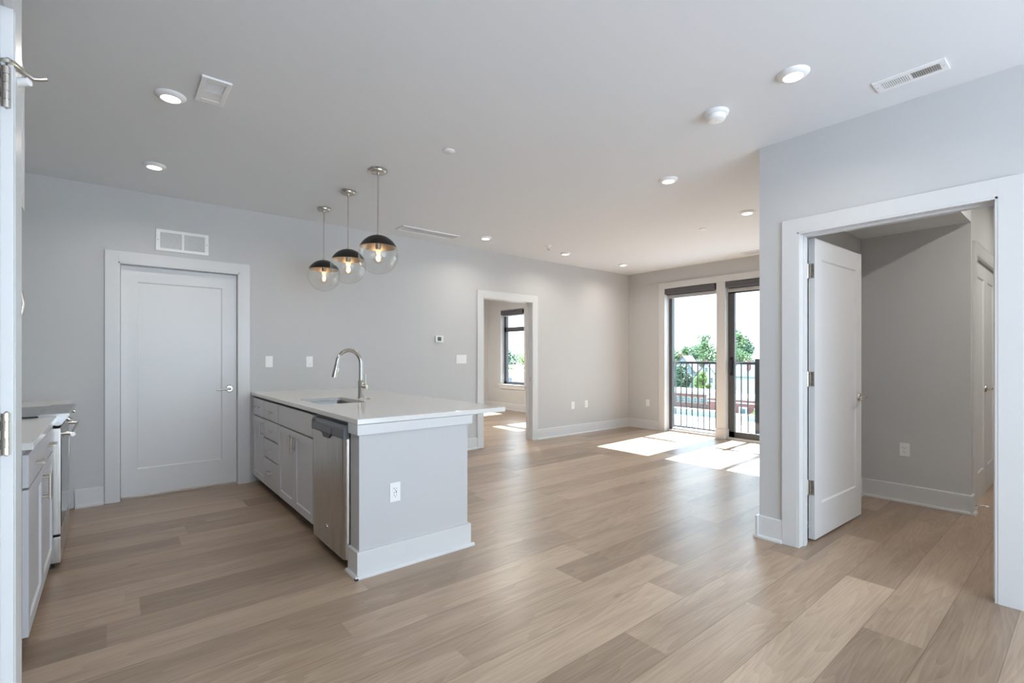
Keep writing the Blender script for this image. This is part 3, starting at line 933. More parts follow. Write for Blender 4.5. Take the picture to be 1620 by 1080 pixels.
# faucet
fc = thing('faucet', 'brushed steel gooseneck faucet with a pull-down spray head', 'faucet', (1.672, 4.10, ZT))
b = MB()
b.lathe([(0, 0), (0.029, 0), (0.029, 0.006), (0.0255, 0.010), (0.0255, 0.150), (0.022, 0.154), (0, 0.154)], (0, 0, 0), 28)
b.build('body', M['chrome'], fc, smooth=True, angle=50)
pts = [(0, 0, 0.15), (0, 0, 0.24), (0, 0, 0.29)]
rad = 0.112
ux, uy = -0.985, -0.17
for i in range(0, 13):
    a = PI * i / 12 * 0.97
    pts.append((ux * rad * (1 - math.cos(a)), uy * rad * (1 - math.cos(a)), 0.30 + rad * math.sin(a)))
end = Vector(pts[-1])
dirv = (Vector(pts[-1]) - Vector(pts[-2])).normalized()
MB().tube(pts + [tuple(end + dirv * 0.01)], 0.0165, 18).build('spout', M['chrome'], fc, smooth=True)
s0 = end + dirv * 0.008
sp = MB().tube([s0, s0 + dirv * 0.01, s0 + dirv * 0.085, s0 + dirv * 0.118], [0.0165, 0.018, 0.0205, 0.0215], 18).build('spray_head', M['chrome'], fc, smooth=True)
q = s0 + dirv * 0.055 + Vector((0.018, -0.010, 0))
MB().tube([q - dirv * 0.016, q + dirv * 0.016], 0.007, 10).build('spray_button', M['plastic'], sp, smooth=True)
hx, hy = 0.62, -0.785
b = MB(); b.tube([(hx * 0.018, hy * 0.018, 0.098), (hx * 0.058, hy * 0.058, 0.098)], 0.0205, 20)
hd = b.build('handle', M['nickel'], fc, smooth=True, angle=50)
MB().tube([(hx * 0.045, hy * 0.045, 0.112), (hx * 0.046, hy * 0.046, 0.150), (hx * 0.050, hy * 0.050, 0.205)], [0.004, 0.0035, 0.003], 10).build('handle_stick', M['nickel'], hd, smooth=True)
tag(MB().lathe([(0, 0.010), (0.012, 0.010), (0.014, 0.007), (0.020, 0.003), (0.0215, 0.0)], (1.678, 3.945, ZT), 24).build('air_switch_button', M['nickel'], smooth=True),
    'small round metal button on the worktop beside the faucet', 'button')

# ------------------------------------------------------------------ left kitchen run
XL = -0.272    # door face of the left run
def left_cab(label, y0, y1, doors, drawers, group):
    c = thing('base_cabinet', label, 'cabinet', (0, 0, 0), group=group)
    MB().box(-0.898, y0, 0.095, XL - 0.021, y1, ZT - 0.032).build('carcass', M['grey'], c)
    MB().box(-0.898, y0, 0, XL - 0.085, y1, 0.095).build('toe_kick', M['carc'], c)
    for a, d in drawers:
        dr = front_door(c, a, d, 0.722, 0.862, XL, 1, False, 'drawer')
        if d - a > 0.8:
            for yy in (a + (d - a) * 0.25, a + (d - a) * 0.75):
                bar_pull(dr, (XL, yy, 0.79), (0, 1, 0), 0.13, (1, 0, 0))
        else:
            bar_pull(dr, (XL, (a + d) / 2, 0.79), (0, 1, 0), 0.12, (1, 0, 0))
    for a, d, hy in doors:
        dr = front_door(c, a, d, 0.092, 0.712, XL, 1, True, 'door')
        bar_pull(dr, (XL, hy, 0.62), (0, 0, 1), 0.13, (1, 0, 0))
    return c
left_cab('grey base cabinet with a wide drawer over two doors beside the range', 2.89, 3.975, [(2.80 + 0.085, 3.42, 3.39), (3.424, 3.970, 3.455)], [(2.885, 3.970)], 'grey cabinets beside the range')
left_cab('grey base cabinet between the range and the long wall', 4.755, 5.47, [(4.76, 5.40, 4.80)], [(4.76, 5.40)], 'grey cabinets beside the range')
tag(MB().box(-0.898, 2.868, ZT - 0.030, -0.256, 3.985, ZT).build('worktop', M['quartz'], bevel=0.0015), 'white quartz worktop on the grey cabinet beside the range', 'worktop')
tag(MB().box(-0.898, 4.752, ZT - 0.030, -0.250, YW - 0.002, ZT).build('worktop', M['quartz'], bevel=0.0015), 'white quartz worktop between the range and the long wall', 'worktop')

rg = thing('range', 'stainless steel range with a black glass cooktop and front control panel', 'range', (0, 0, 0))
RY0, RY1 = 3.990, 4.747
MB().box(-0.88, RY0, 0.03, -0.285, RY1, 0.900).build('body', M['black'], rg)
MB().box(-0.88, RY0 - 0.002, 0.900, -0.335, RY1 + 0.002, 0.924).build('cooktop', M['blackglass'], rg, bevel=0.003)
cp = MB().prism([(-0.11, 0.878), (-0.015, 0.860), (0.0, 0.866), (0.038, 0.924), (0.032, 0.932), (-0.095, 0.932), (-0.11, 0.926)], (-0.235, RY0, 0), (-0.235, RY1, 0), ((1, 0, 0), (0, 0, 1))).build('control_panel', M['steelh'], rg)
for yy in (4.06, 4.62):
    q = Vector((-0.216, yy, 0.897)); nrm = Vector((0.84, 0, -0.5)).normalized() * -1
    nrm = Vector((0.836, 0, -0.548))
    MB().tube([q - nrm * 0.002, q + nrm * 0.006, q + nrm * 0.018], [0.016, 0.013, 0.012], 16).build('knob', M['nickel'], cp, smooth=True)
od = MB().box(-0.284, RY0 + 0.003, 0.205, -0.240, RY1 - 0.003, 0.845).build('oven_door', M['steel'], rg, bevel=0.003)
MB().box(-0.2398, RY0 + 0.055, 0.235, -0.2375, RY1 - 0.055, 0.770).build('door_glass', M['blackglass'], od)
h = MB().tube([(-0.185, RY0 + 0.03, 0.800), (-0.185, RY1 - 0.03, 0.800)], 0.0125, 16)
for yy in (RY0 + 0.06, RY1 - 0.06):
    h.tube([(-0.242, yy, 0.806), (-0.21, yy, 0.806), (-0.188, yy, 0.800)], [0.012, 0.011, 0.010], 12)
h.build('handle', M['nickel'], od, smooth=True)
MB().box(-0.284, RY0 + 0.003, 0.035, -0.240, RY1 - 0.003, 0.190).build('drawer', M['steel'], rg, bevel=0.003)
for yy in (RY0 + 0.05, RY1 - 0.05):
    MB().lathe([(0, 0), (0.022, 0), (0.022, 0.02), (0.012, 0.031), (0, 0.031)], (-0.29, yy, 0), 16).build('foot', M['black'], rg, smooth=True)

# wall cabinet over the empty refrigerator space
uc = thing('wall_cabinet', 'deep white wall cabinet under the ceiling beside the near kitchen wall', 'cabinet', (0, 0, 0))
MB().box(-0.898, 1.953, 1.900, -0.312, 2.945, 2.512).build('carcass', M['grey'], uc)
for a, d, hy in ((1.958, 2.447, 2.415), (2.451, 2.942, 2.483)):
    dr = front_door(uc, a, d, 1.903, 2.509, -0.290, 1, True, 'door')
    bar_pull(dr, (-0.290, hy, 1.98), (0, 0, 1), 0.13, (1, 0, 0))
# microwave
mw = thing('microwave', 'stainless steel microwave with a curved bar handle over the range', 'microwave', (0, 0, 0))
MB().box(-0.898, 3.99, 1.390, -0.530, 4.747, 1.800).build('body', M['steelh'], mw)
od = MB().box(-0.529, 3.99, 1.400, -0.502, 4.60, 1.798).build('door', M['blackglass'], mw, bevel=0.003)
MB().box(-0.529, 4.603, 1.400, -0.502, 4.747, 1.798).build('control_panel', M['blackglass'], mw, bevel=0.003)
pts = [(-0.502, 4.57, 1.505), (-0.485, 4.57, 1.515), (-0.465, 4.57, 1.560), (-0.457, 4.57, 1.630), (-0.465, 4.57, 1.700), (-0.485, 4.57, 1.745), (-0.502, 4.57, 1.755)]
MB().tube(pts, [0.009, 0.010, 0.0115, 0.012, 0.0115, 0.010, 0.009], 14).build('handle', M['nickel'], od, smooth=True)

# ------------------------------------------------------------------ pendants
def pendant(loc, label):
    t = thing('pendant_lamp', label, 'pendant lamp', loc, group='pendant lamps over the island')
    z = -ZC
    MB().lathe([(0, 0.0), (0.063, 0.0), (0.064, -0.004), (0.064, -0.022), (0.060, -0.026), (0, -0.026)], (0, 0, 0), 36).build('ceiling_canopy', M['nickel'], t, smooth=True, angle=50)
    b = MB(); b.tube([(0, 0, -0.02), (0, 0, -0.52)], 0.0058, 12)
    b.lathe([(0, -0.026), (0.012, -0.026), (0.010, -0.045), (0.0058, -0.047)], (0, 0, 0), 14)
    b.lathe([(0.0058, -0.500), (0.011, -0.502), (0.012, -0.524)], (0, 0, 0), 14)
    b.build('stem', M['nickel'], t, smooth=True, angle=50)
    RG = 0.154; zc = -0.674
    a0 = math.acos(0.060 / RG)
    prof = [(RG * 1.01 * math.sin(a0 * i / 12), zc + RG * 1.01 * math.cos(a0 * i / 12)) for i in range(13)]
    dm = MB().lathe([(0.0001, prof[0][1])] + prof[1:], (0, 0, 0), 40).build('dome', M['dome'], t, smooth=True)
    prof2 = [(RG * 0.985 * math.sin(a0 * i / 12), zc + RG * 0.985 * math.cos(a0 * i / 12)) for i in range(13)]
    MB().lathe([(0.0001, prof2[0][1])] + prof2[1:] + [prof[-1]], (0, 0, 0), 40).build('dome_lining', M['brass'], dm, smooth=True)
    prof3 = [(RG * math.sin(a0 + (PI - a0) * i / 20), zc + RG * math.cos(a0 + (PI - a0) * i / 20)) for i in range(21)]
    prof3[-1] = (0.0001, prof3[-1][1])
    MB().lathe(prof3, (0, 0, 0), 44).build('glass_globe', M['globe'], t, smooth=True)
    MB().lathe([(0, -0.52), (0.022, -0.52), (0.022, -0.625), (0.017, -0.632), (0, -0.632)], (0, 0, 0), 20).build('socket', M['brass'], t, smooth=True, angle=50)
    bu = MB().lathe([(0.013, -0.630), (0.014, -0.645), (0.026, -0.665), (0.036, -0.688), (0.038, -0.705), (0.034, -0.724), (0.020, -0.740), (0.0001, -0.745)], (0, 0, 0), 24).build('bulb', M['bulbg'], t, smooth=True)
    b = MB()
    for k in range(6):
        a = 2 * PI * k / 6
        b.tube([(0.006 * math.cos(a), 0.006 * math.sin(a), -0.682), (0.010 * math.cos(a), 0.010 * math.sin(a), -0.698), (0.007 * math.cos(a), 0.007 * math.sin(a), -0.716)], 0.003, 6)
    b.build('filament', M['fil'], bu, smooth=True)
    l = bpy.data.lights.new('bulb_light', 'POINT'); l.energy = BULB_W; l.color = (1.0, 0.72, 0.42); l.shadow_soft_size = 0.02
    lo = bpy.data.objects.new('bulb_light', l); lo.location = (0, 0, -0.70); lo.parent = t; COL.objects.link(lo)
    return t
p0 = pendant((1.625, 3.637, ZC), 'nearest globe pendant with a black dome over the island end')
dup(p0, (1.632, 4.285, ZC), None, 'middle globe pendant of the three over the island')
dup(p0, (1.632, 4.930, ZC), None, 'globe pendant with a black dome closest to the long wall')

# ------------------------------------------------------------------ ceiling fixtures
def downlight(loc, label):
    t = thing('recessed_downlight', label, 'ceiling light', loc, group='recessed downlights')
    MB().lathe([(0.076, 0.0), (0.0755, -0.005), (0.068, -0.013), (0.054, -0.020), (0.047, -0.0215), (0.0465, -0.017)], (0, 0, 0), 40).build('trim_ring', M['plastic'], t, smooth=True, angle=60)
    MB().lathe([(0.0001, -0.018), (0.047, -0.018)], (0, 0, 0), 36).build('lens', M['lens'], t)
    l = bpy.data.lights.new('downlight', 'AREA'); l.shape = 'DISK'; l.size = 0.07; l.energy = DOWNLIGHT_W; l.color = (1.0, 0.93, 0.84); l.spread = R(150)
    lo = bpy.data.objects.new('downlight', l); lo.location = (0, 0, -0.024); lo.parent = t; COL.objects.link(lo)
    return t
spots = [((0.256, 3.348), 'round downlight beside the square exhaust grille over the kitchen'),
         ((0.252, 4.650), 'round downlight in front of the closed kitchen door'),
         ((2.741, 1.023), 'large looking downlight near the slatted ceiling vent'),
         ((3.583, 2.300), 'downlight in the middle of the living room ceiling'),
         ((5.012, 2.305), 'downlight near the corner of the doorway wall'),
         ((3.587, 4.870), 'downlight nearest the long slot diffuser'),
         ((5.019, 4.890), 'downlight beside the ceiling sprinkler'),
         ((6.347, 4.893), 'downlight nearest the balcony wall corner')]
dl0 = None
for (x, y), lb in spots:
    if dl0 is None: dl0 = downlight((x, y, ZC), lb)
    else: dup(dl0, (x, y, ZC), None, lb)
# out of view lamps; the bedroom pair is added to brighten that room
hl = bpy.data.lights.new('unseen_fill_lamp', 'AREA'); hl.shape = 'DISK'; hl.size = 0.09; hl.energy = 18; hl.color = (1.0, 0.97, 0.90)
for (x, y), lb in (((4.3, 8.6), 'added bedroom fill light farther from the opening'), ((5.6, 6.9), 'added bedroom fill light nearer the opening')):
    t = dup(dl0, (x, y, ZC), None, lb)
    for c in t.children:
        if c.type == 'LIGHT': c.data = hl
hh = hl.copy(); hh.energy = 7
for (x, y), lb in (((4.5, -0.1), 'added hall fill light nearer the doorway'), ((6.2, -0.25), 'hall downlight nearer the closet doors')):  # nearer one added to brighten the nook; the other warms the side wall
    t = dup(dl0, (x, y, ZC), None, lb)
    for c in t.children:
        if c.type == 'LIGHT': c.data = hh

ex = thing('exhaust_grille', 'square white exhaust fan grille on the kitchen ceiling', 'ceiling vent', (0.433, 3.137, ZC), R(0))
b = MB()
b.prism([(-0.155, 0), (0.155, 0), (0.150, -0.010), (-0.150, -0.010)], (0, -0.07, 0), (0, 0.07, 0), ((0, 1, 0), (0, 0, 1)))
b = MB()
for (x0, y0, x1, y1) in ((-0.070, -0.150, -0.045, 0.150), (0.045, -0.150, 0.070, 0.150), (-0.045, -0.150, 0.045, -0.105), (-0.045, 0.105, 0.045, 0.150)):
    b.box(x0, y0, -0.012, x1, y1, 0)
b.build('frame', M['plastic'], ex, bevel=0.003)
MB().box(-0.045, 0.0, -0.010, 0.045, 0.105, -0.002).build('light_cover', M['plastic'], ex)
g = MB().box(-0.045, -0.105, -0.003, 0.045, 0.0, -0.001).build('grille_back', M['recess'], ex)
for i in range(9):
    MB().box(-0.045, -0.101 + i * 0.011, -0.008, 0.045, -0.098 + i * 0.011, -0.003).build('louver', M['plastic'], ex)

cv = thing('ceiling_register', 'white slatted supply register on the ceiling near the doorway wall', 'ceiling vent', (3.236, 0.642, ZC))
b = MB()
for (x0, y0, x1, y1) in ((-0.068, -0.150, -0.038, 0.150), (0.038, -0.150, 0.068, 0.150), (-0.038, -0.150, 0.038, -0.122), (-0.038, 0.122, 0.038, 0.150)):
    b.box(x0, y0, -0.008, x1, y1, 0)
b.build('frame', M['plastic'], cv, bevel=0.002)
MB().box(-0.038, -0.122, -0.002, 0.038, 0.122, -0.0005).build('duct_shadow', M['slot'], cv)
for i in range(27):
    y = -0.117 + i * 0.009
    tilt = 0.004 if i < 13 else -0.0020
    if i == 13:
        MB().box(-0.038, y - 0.004, -0.0075, 0.038, y + 0.004, -0.002).build('divider', M['plastic'], cv); continue
    m_ = MB(); m_.quad((-0.038, y - tilt, -0.0075), (0.038, y - tilt, -0.0075), (0.038, y + tilt, -0.002), (-0.038, y + tilt, -0.002)); m_.quad((-0.038, y - tilt + 0.001, -0.0075), (0.038, y - tilt + 0.001, -0.0075), (0.038, y + tilt + 0.001, -0.002), (-0.038, y + tilt + 0.001, -0.002))
    m_.build('louver', M['plastic'], cv)
for s in (-1, 1):
    MB().lathe([(0, -0.0095), (0.004, -0.009), (0.0045, -0.0075)], (0, 0.136 * s, 0), 10).build('screw', M['nickel'], cv)

def slot_diffuser(x0, y0, x1, y1, label):
    t = thing('slot_diffuser', label, 'ceiling vent', ((x0 + x1) / 2, (y0 + y1) / 2, ZC))
    a, c = (x1 - x0) / 2, (y1 - y0) / 2
    b = MB()
    b.box(-a, -c, -0.012, a, -c + 0.022, 0); b.box(-a, c - 0.022, -0.012, a, c, 0); b.box(-a, -c, -0.012, -a + 0.022, c, 0); b.box(a - 0.022, -c, -0.012, a, c, 0)
    b.build('frame', M['plastic'], t, bevel=0.002)
    MB().box(-a + 0.02, -c + 0.02, -0.003, a - 0.02, c - 0.02, -0.001).build('grille_back', M['plastic'], t)
    long_x = a > c
    n = 7
    for i in range(n):
        u = -1 + 2 * (i + 0.5) / n
        if long_x:
            yy = u * (c - 0.024); MB().prism([(-0.006, -0.010), (0.004, -0.004), (0.006, -0.004), (-0.004, -0.010)], (-a + 0.022, yy, 0), (a - 0.022, yy, 0), ((0, 1, 0), (0, 0, 1))).build('blade', M['plastic'], t)
        else:
            xx = u * (a - 0.024); MB().prism([(-0.006, -0.010), (0.004, -0.004), (0.006, -0.004), (-0.004, -0.010)], (xx, -c + 0.022, 0), (xx, c - 0.022, 0), ((1, 0, 0), (0, 0, 1))).build('blade', M['plastic'], t)
slot_diffuser(2.535, 5.00, 3.30, 5.20, 'long white linear diffuser on the ceiling behind the pendants')
slot_diffuser(6.93, 2.70, 7.08, 3.28, 'white linear diffuser on the ceiling above the balcony doors')

sm = thing('smoke_detector', 'round white smoke detector on the ceiling near the doorway wall', 'smoke detector', (2.822, 1.485, ZC))
MB().lathe([(0, 0), (0.072, 0), (0.073, -0.004), (0.070, -0.010), (0.071, -0.013), (0.067, -0.018), (0.055, -0.020), (0, -0.020)], (0, 0, 0), 40).build('base_plate', M['plastic'], sm, smooth=True, angle=50)
hb = MB().lathe([(0.052, -0.018), (0.054, -0.024), (0.054, -0.040), (0.050, -0.047), (0.036, -0.051), (0, -0.052)], (0, 0, 0), 40).build('housing', M['plastic'], sm, smooth=True, angle=50)
MB().lathe([(0.019, -0.0515), (0.019, -0.054), (0.014, -0.0545), (0.014, -0.0525), (0.004, -0.0525), (0.003, -0.055), (0, -0.055)], (0.006, -0.012, 0), 24).build('test_button', M['plastic'], hb, smooth=True, angle=40)
def cover(x, y, r, label):
    tag(MB().lathe([(0, -0.007), (r * 0.92, -0.007), (r, -0.004), (r, 0.0)], (0, 0, 0), 32).build('sprinkler_cover', M['plastic'], smooth=True, angle=50), label, 'sprinkler cover', 'sprinkler cover discs').location = (x, y, ZC)
cover(1.867, 2.981, 0.042, 'flat round sprinkler cover in the middle of the kitchen ceiling')
cover(5.29, 2.942, 0.042, 'flat round sprinkler cover on the living room ceiling')
sp = thing('fire_sprinkler', 'small pendent fire sprinkler head on the ceiling near the long wall', 'sprinkler', (4.504, 4.70, ZC))
MB().lathe([(0, 0), (0.038, 0), (0.034, -0.008), (0.016, -0.012), (0, -0.012)], (0, 0, 0), 24).build('escutcheon', M['plastic'], sp, smooth=True, angle=50)
MB().lathe([(0.012, -0.010), (0.012, -0.028), (0.006, -0.034), (0, -0.034)], (0, 0, 0), 16).build('body', M['plastic'], sp, smooth=True, angle=50)
MB().tube([(-0.012, 0, -0.026), (-0.016, 0, -0.04), (0, 0, -0.054)], 0.003, 8).tube([(0.012, 0, -0.026), (0.016, 0, -0.04), (0, 0, -0.054)], 0.003, 8).build('frame_arms', M['chrome'], sp, smooth=True)
MB().lathe([(0, -0.052), (0.017, -0.054), (0.017, -0.056), (0, -0.056)], (0, 0, 0), 20).build('deflector', M['chrome'], sp, smooth=True, angle=40)

# ------------------------------------------------------------------ wall plates
# each is built in local coordinates: x along the wall, z up, y = 0 the wall face, -y out of the wall
def plate(t, w_, h_):
    MB().prism([(-w_ / 2, -h_ / 2), (w_ / 2, -h_ / 2), (w_ / 2, h_ / 2), (-w_ / 2, h_ / 2)], (0, 0, 0), (0, -0.006, 0), ((1, 0, 0), (0, 0, 1))).build('cover_plate', M['plastic'], t, bevel=0.0022)
def outlet(loc, rz, label, usb=False, group='wall outlets'):
    t = thing('wall_outlet', label, 'outlet', loc, rz, group)
    plate(t, 0.070, 0.116)
    MB().box(-0.0165, -0.0075, -0.0335, 0.0165, -0.005, 0.0335).build('receptacle', M['plastic'], t, bevel=0.001)
    b = MB()
    for zz in (0.020, -0.016) if not usb else (0.023, -0.017):
        b.box(-0.0085, -0.0080, zz - 0.0045, -0.0060, -0.0074, zz + 0.0045)
        b.box(0.0060, -0.0080, zz - 0.0035, 0.0085, -0.0074, zz + 0.0035)
        b.lathe([(0, -0.0080), (0.0028, -0.0080), (0.0028, -0.0074)], (0, 0, zz - 0.0105), 10, 'y')
    b.build('slots', M['slot'], t)
    if usb:
        MB().box(0.004, -0.0081, -0.006, 0.0085, -0.0074, 0.008).box(-0.010, -0.0081, -0.004, -0.004, -0.0074, 0.0005).build('usb_ports', M['slot'], t)
    return t
outlet((1.326, EY0, 0.455), 0, 'white outlet with charging ports on the island end panel', True)
outlet((5.806, YW, 0.474), 0, 'white outlet on the long wall nearer the bedroom opening')
outlet((6.129, YW, 0.477), 0, 'white outlet on the long wall nearer the balcony corner')
outlet((XB, 5.072, 0.456), R(-90), 'white outlet on the balcony wall beside the baseboard corner')
outlet((5.356, 1.098, 0.460), R(-90), 'white outlet on the nook wall behind the open door')

def switch(loc, gangs, label, dimmer=False):
    t = thing('light_switch', label, 'light switch', loc, 0, 'wall switches')
    plate(t, 0.070 + 0.046 * (gangs - 1), 0.116)
    for g in range(gangs):
        x = (g - (gangs - 1) / 2) * 0.046
        MB().prism([(-0.0165, -0.0335), (0.0165, -0.0335), (0.0165, 0.0335), (-0.0165, 0.0335)], (x, -0.005, 0), (x, -0.0085, 0), ((1, 0, 0), (0, 0, 1))).build('rocker', M['plastic'], t, bevel=0.001)
        if dimmer:
            MB().box(x - 0.006, -0.0092, -0.028, x + 0.006, -0.0084, -0.024).build('indicator', M['recess'], t)
    return t
switch((1.257, YW, 1.220), 1, 'white single rocker switch on the long wall beside the kitchen door casing')
switch((1.661, YW, 1.217), 1, 'white dimmer switch on the long wall behind the faucet', True)
switch((3.635, YW, 1.236), 3, 'white three gang switch plate beside the bedroom opening')
th = thing('thermostat', 'white wall thermostat with a small green screen', 'thermostat', (3.285, YW, 1.500))
MB().box(-0.056, -0.022, -0.042, 0.056, 0, 0.042).build('housing', M['plastic'], th, bevel=0.004)
MB().box(-0.030, -0.0232, -0.025, 0.024, -0.0218, 0.026).build('screen', M['screen'], th)
MB().box(0.034, -0.0235, -0.016, 0.046, -0.0218, -0.002).box(0.034, -0.0235, 0.004, 0.046, -0.0218, 0.018).build('button', M['plastic'], th)

gr = thing('return_grille', 'white return air grille on the long wall above the closed door', 'wall vent', (0.515, YW, 2.344))
b = MB()
W2, H2 = 0.206, 0.098
b.box(-W2, -0.010, -H2, W2, 0, -H2 + 0.024); b.box(-W2, -0.010, H2 - 0.024, W2, 0, H2); b.box(-W2, -0.010, -H2 + 0.024, -W2 + 0.032, 0, H2 - 0.024); b.box(W2 - 0.032, -0.010, -H2 + 0.024, W2, 0, H2 - 0.024)
b.box(-0.009, -0.009, -H2 + 0.024, 0.009, 0, H2 - 0.024)
b.build('frame', M['plastic'], gr, bevel=0.002)
MB().box(-W2 + 0.03, -0.002, -H2 + 0.02, W2 - 0.03, -0.0005, H2 - 0.02).build('duct_back', M['recess'], gr)
for s in (-1, 1):
    x0, x1 = (-W2 + 0.032, -0.009) if s < 0 else (0.009, W2 - 0.032)
    for i in range(14):
        zz = -H2 + 0.029 + i * 0.0108
        MB().prism([(-0.001, 0.0), (-0.009, -0.004), (-0.009, -0.0025), (-0.001, 0.0055)], (x0, 0, zz), (x1, 0, zz), ((0, 1, 0), (0, 0, 1))).build('louver', M['plastic'], gr)
for s in (-1, 1):
    MB().lathe([(0, -0.0112), (0.004, -0.011), (0.0045, -0.0098)], (s * (W2 - 0.014), 0, 0), 10, 'y').build('screw', M['recess'], gr)

ds = thing('door_stop', 'chrome door stop with a white tip on the nook baseboard', 'door stop', (5.315, 0.640, 0.095))
MB().lathe([(0, 0), (0.011, 0), (0.011, -0.005), (0.006, -0.008)], (0, 0, 0), 16, 'y').build('mount', M['chrome'], ds, smooth=True)
b = MB(); b.tube([(0, -0.006, 0), (0, -0.060, 0)], 0.0042, 12); b.build('rod', M['chrome'], ds, smooth=True)
MB().tube([(0, -0.058, 0), (0, -0.075, 0)], [0.0065, 0.0075], 14).build('rubber_tip', M['plastic'], ds, smooth=True)

# ------------------------------------------------------------------ outside
GZ = -14.0
struct('ground', MB().box(12, -160, GZ - 0.5, 420, 320, GZ), M['asphalt'], 'paved ground far below the balcony', 'ground')
tag(MB().box(95, -100, GZ, 400, 320, GZ + 0.15).build('lawn', M['lawn']), 'green lawns among the houses beyond the brick building', 'lawn', kind='structure')

def win(parent, x, y, z, wy, hz, sash=True):
    f = MB(); f.box(x - 0.10, y - wy / 2 - 0.12, z - 0.12, x, y + wy / 2 + 0.12, z + hz + 0.12)
    o = f.build('window', M['sidingw'], parent)
    p = MB(); p.box(x - 0.13, y - wy / 2, z, x - 0.09, y + wy / 2, z + hz * 0.47); p.box(x - 0.13, y - wy / 2, z + hz * 0.53, x - 0.09, y + wy / 2, z + hz)
    p.build('pane', M['pane'], o)
    return o
# brick building
bx = 113.5
bk = thing('brick_building', 'long two storey red brick building with a white cornice and small windows', 'building', (0, 0, 0))
MB().box(bx, 59.5, GZ, bx + 12, 84, -8.2).build('wall', M['brick'], bk)
MB().box(bx - 0.35, 59.2, -8.35, bx + 12.3, 84.3, -7.75).build('cornice', M['sidingw'], bk)
MB().box(bx, 59.5, -7.75, bx + 12, 84, -7.70).build('roof', M['shingle'], bk)
MB().box(bx - 0.15, 59.4, -11.55, bx, 84.1, -11.25).build('ledge', M['shingle'], bk)
for i in range(9):
    y = 61.5 + i * 1.72
    win(bk, bx, y + 0.2, -10.5, 0.75, 1.25)
    MB().box(bx - 0.06, y - 0.75, -10.5, bx, y - 0.40, -9.2).build('shutter', M['pane'], bk)
bk2 = thing('brick_building', 'red brick building with white bay windows seen past the sliding door', 'building', (0, 0, 0))
MB().box(104, 40, GZ, 116, 56.6, -8.0).build('wall', M['brick'], bk2)
MB().box(103.7, 39.8, -8.2, 116.3, 56.8, -7.75).build('cornice', M['sidingw'], bk2)
MB().box(104, 40, -7.75, 116, 56.6, -7.70).build('roof', M['shingle'], bk2)
MB().box(103.8, 39.9, -8.95, 104, 56.7, -8.65).build('ledge', M['sidingw'], bk2)
for i, y in enumerate((45.2, 48.4, 51.6)):
    o = MB().box(103.2, y - 0.85, -11.4, 104, y + 0.85, -9.6).build('bay', M['sidingw'], bk2)
    MB().box(103.1, y - 0.5, -11.0, 103.2, y + 0.5, -9.9).build('pane', M['pane'], o)
    o = win(bk2, 104, y, -13.6, 0.9, 1.4)

def house(name, label, c, wx, wy, h, rh, rz, wallm, roofm, gable_windows=True):
    t = thing(name, label, 'house', (c[0], c[1], GZ), rz)
    z = h
    MB().box(-wx / 2, -wy / 2, 0, wx / 2, wy / 2, z).prism([(-wy / 2, z), (wy / 2, z), (0, z + rh)], (-wx / 2, 0, 0), (wx / 2, 0, 0), ((0, 1, 0), (0, 0, 1))).build('wall', wallm, t)
    r_ = MB()
    for s in (-1, 1):
        r_.prism([(s * (wy / 2 + 0.5), z - 0.5 * rh / (wy / 2)), (0, z + rh + 0.0), (0, z + rh + 0.3), (s * (wy / 2 + 0.5), z - 0.5 * rh / (wy / 2) + 0.3)], (-wx / 2 - 0.4, 0, 0), (wx / 2 + 0.4, 0, 0), ((0, 1, 0), (0, 0, 1)))
    r_.build('roof', roofm, t)
    for yy in (-wy / 4, wy / 4):
        win(t, -wx / 2, yy, h - 2.4, 0.9, 1.5)
    win(t, -wx / 2, 0, h + rh * 0.25, 0.8, 1.2)
    MB().box(0.2, wy / 4, h + rh * 0.3, 1.0, wy / 4 + 0.8, h + rh + 0.9).build('chimney', M['brick'], t)
    return t
house('gabled_house', 'white gabled house behind the brick building', (143, 76.9), 9, 5.6, 9.6, 3.6, R(12), M['sidingw'], M['shingle'])
house('gabled_house', 'grey gabled house with a pale roof edge under the trees', (151, 89.6), 10, 7.0, 10.5, 4.6, R(14), M['sidingb'], M['shingle'])
house('gabled_house', 'pale grey house beyond the second brick building', (139, 61.5), 10, 7.5, 9.8, 3.4, R(80), M['sidingw'], M['sidingb'])
house('gabled_house', 'blue grey house between the white house and the sliding door edge', (157, 70.0), 9, 6, 9.5, 3.2, R(8), M['sidingb'], M['shingle'])

# flat roofed building close below the balcony
fb = thing('flat_roof_building', 'low building with a wide white flat roof below the balcony', 'building', (0, 0, 0))
MB().box(56, 26, GZ, 78, 62, -9.2).build('wall', M['sidingb'], fb)
MB().box(56, 26, -9.2, 78, 62, -9.0).build('roof', M['roofw'], fb)
MB().box(77.6, 26, -9.0, 78, 62, -8.0).build('parapet', M['sidingb'], fb)
MB().box(72, 34, -9.0, 74, 36.5, -7.6).build('roof_unit', M['sidingw'], fb)
fb2 = thing('flat_roof_building', 'building with a white roof between the low roof and the brick building', 'building', (0, 0, 0))
MB().box(84, 50, GZ, 100, 78, -10.6).build('wall', M['sidingb'], fb2)
MB().box(84, 50, -10.6, 100, 78, -10.4).build('roof', M['roofw'], fb2)
gd = thing('garage', 'blue garage with a white roof in front of the brick building', 'garage', (0, 0, 0))
MB().box(86, 39.5, GZ, 92, 47.6, -10.4).build('wall', M['sidingb'], gd)
MB().box(85.8, 39.3, -10.4, 92.2, 47.8, -10.1).build('roof', M['roofw'], gd)

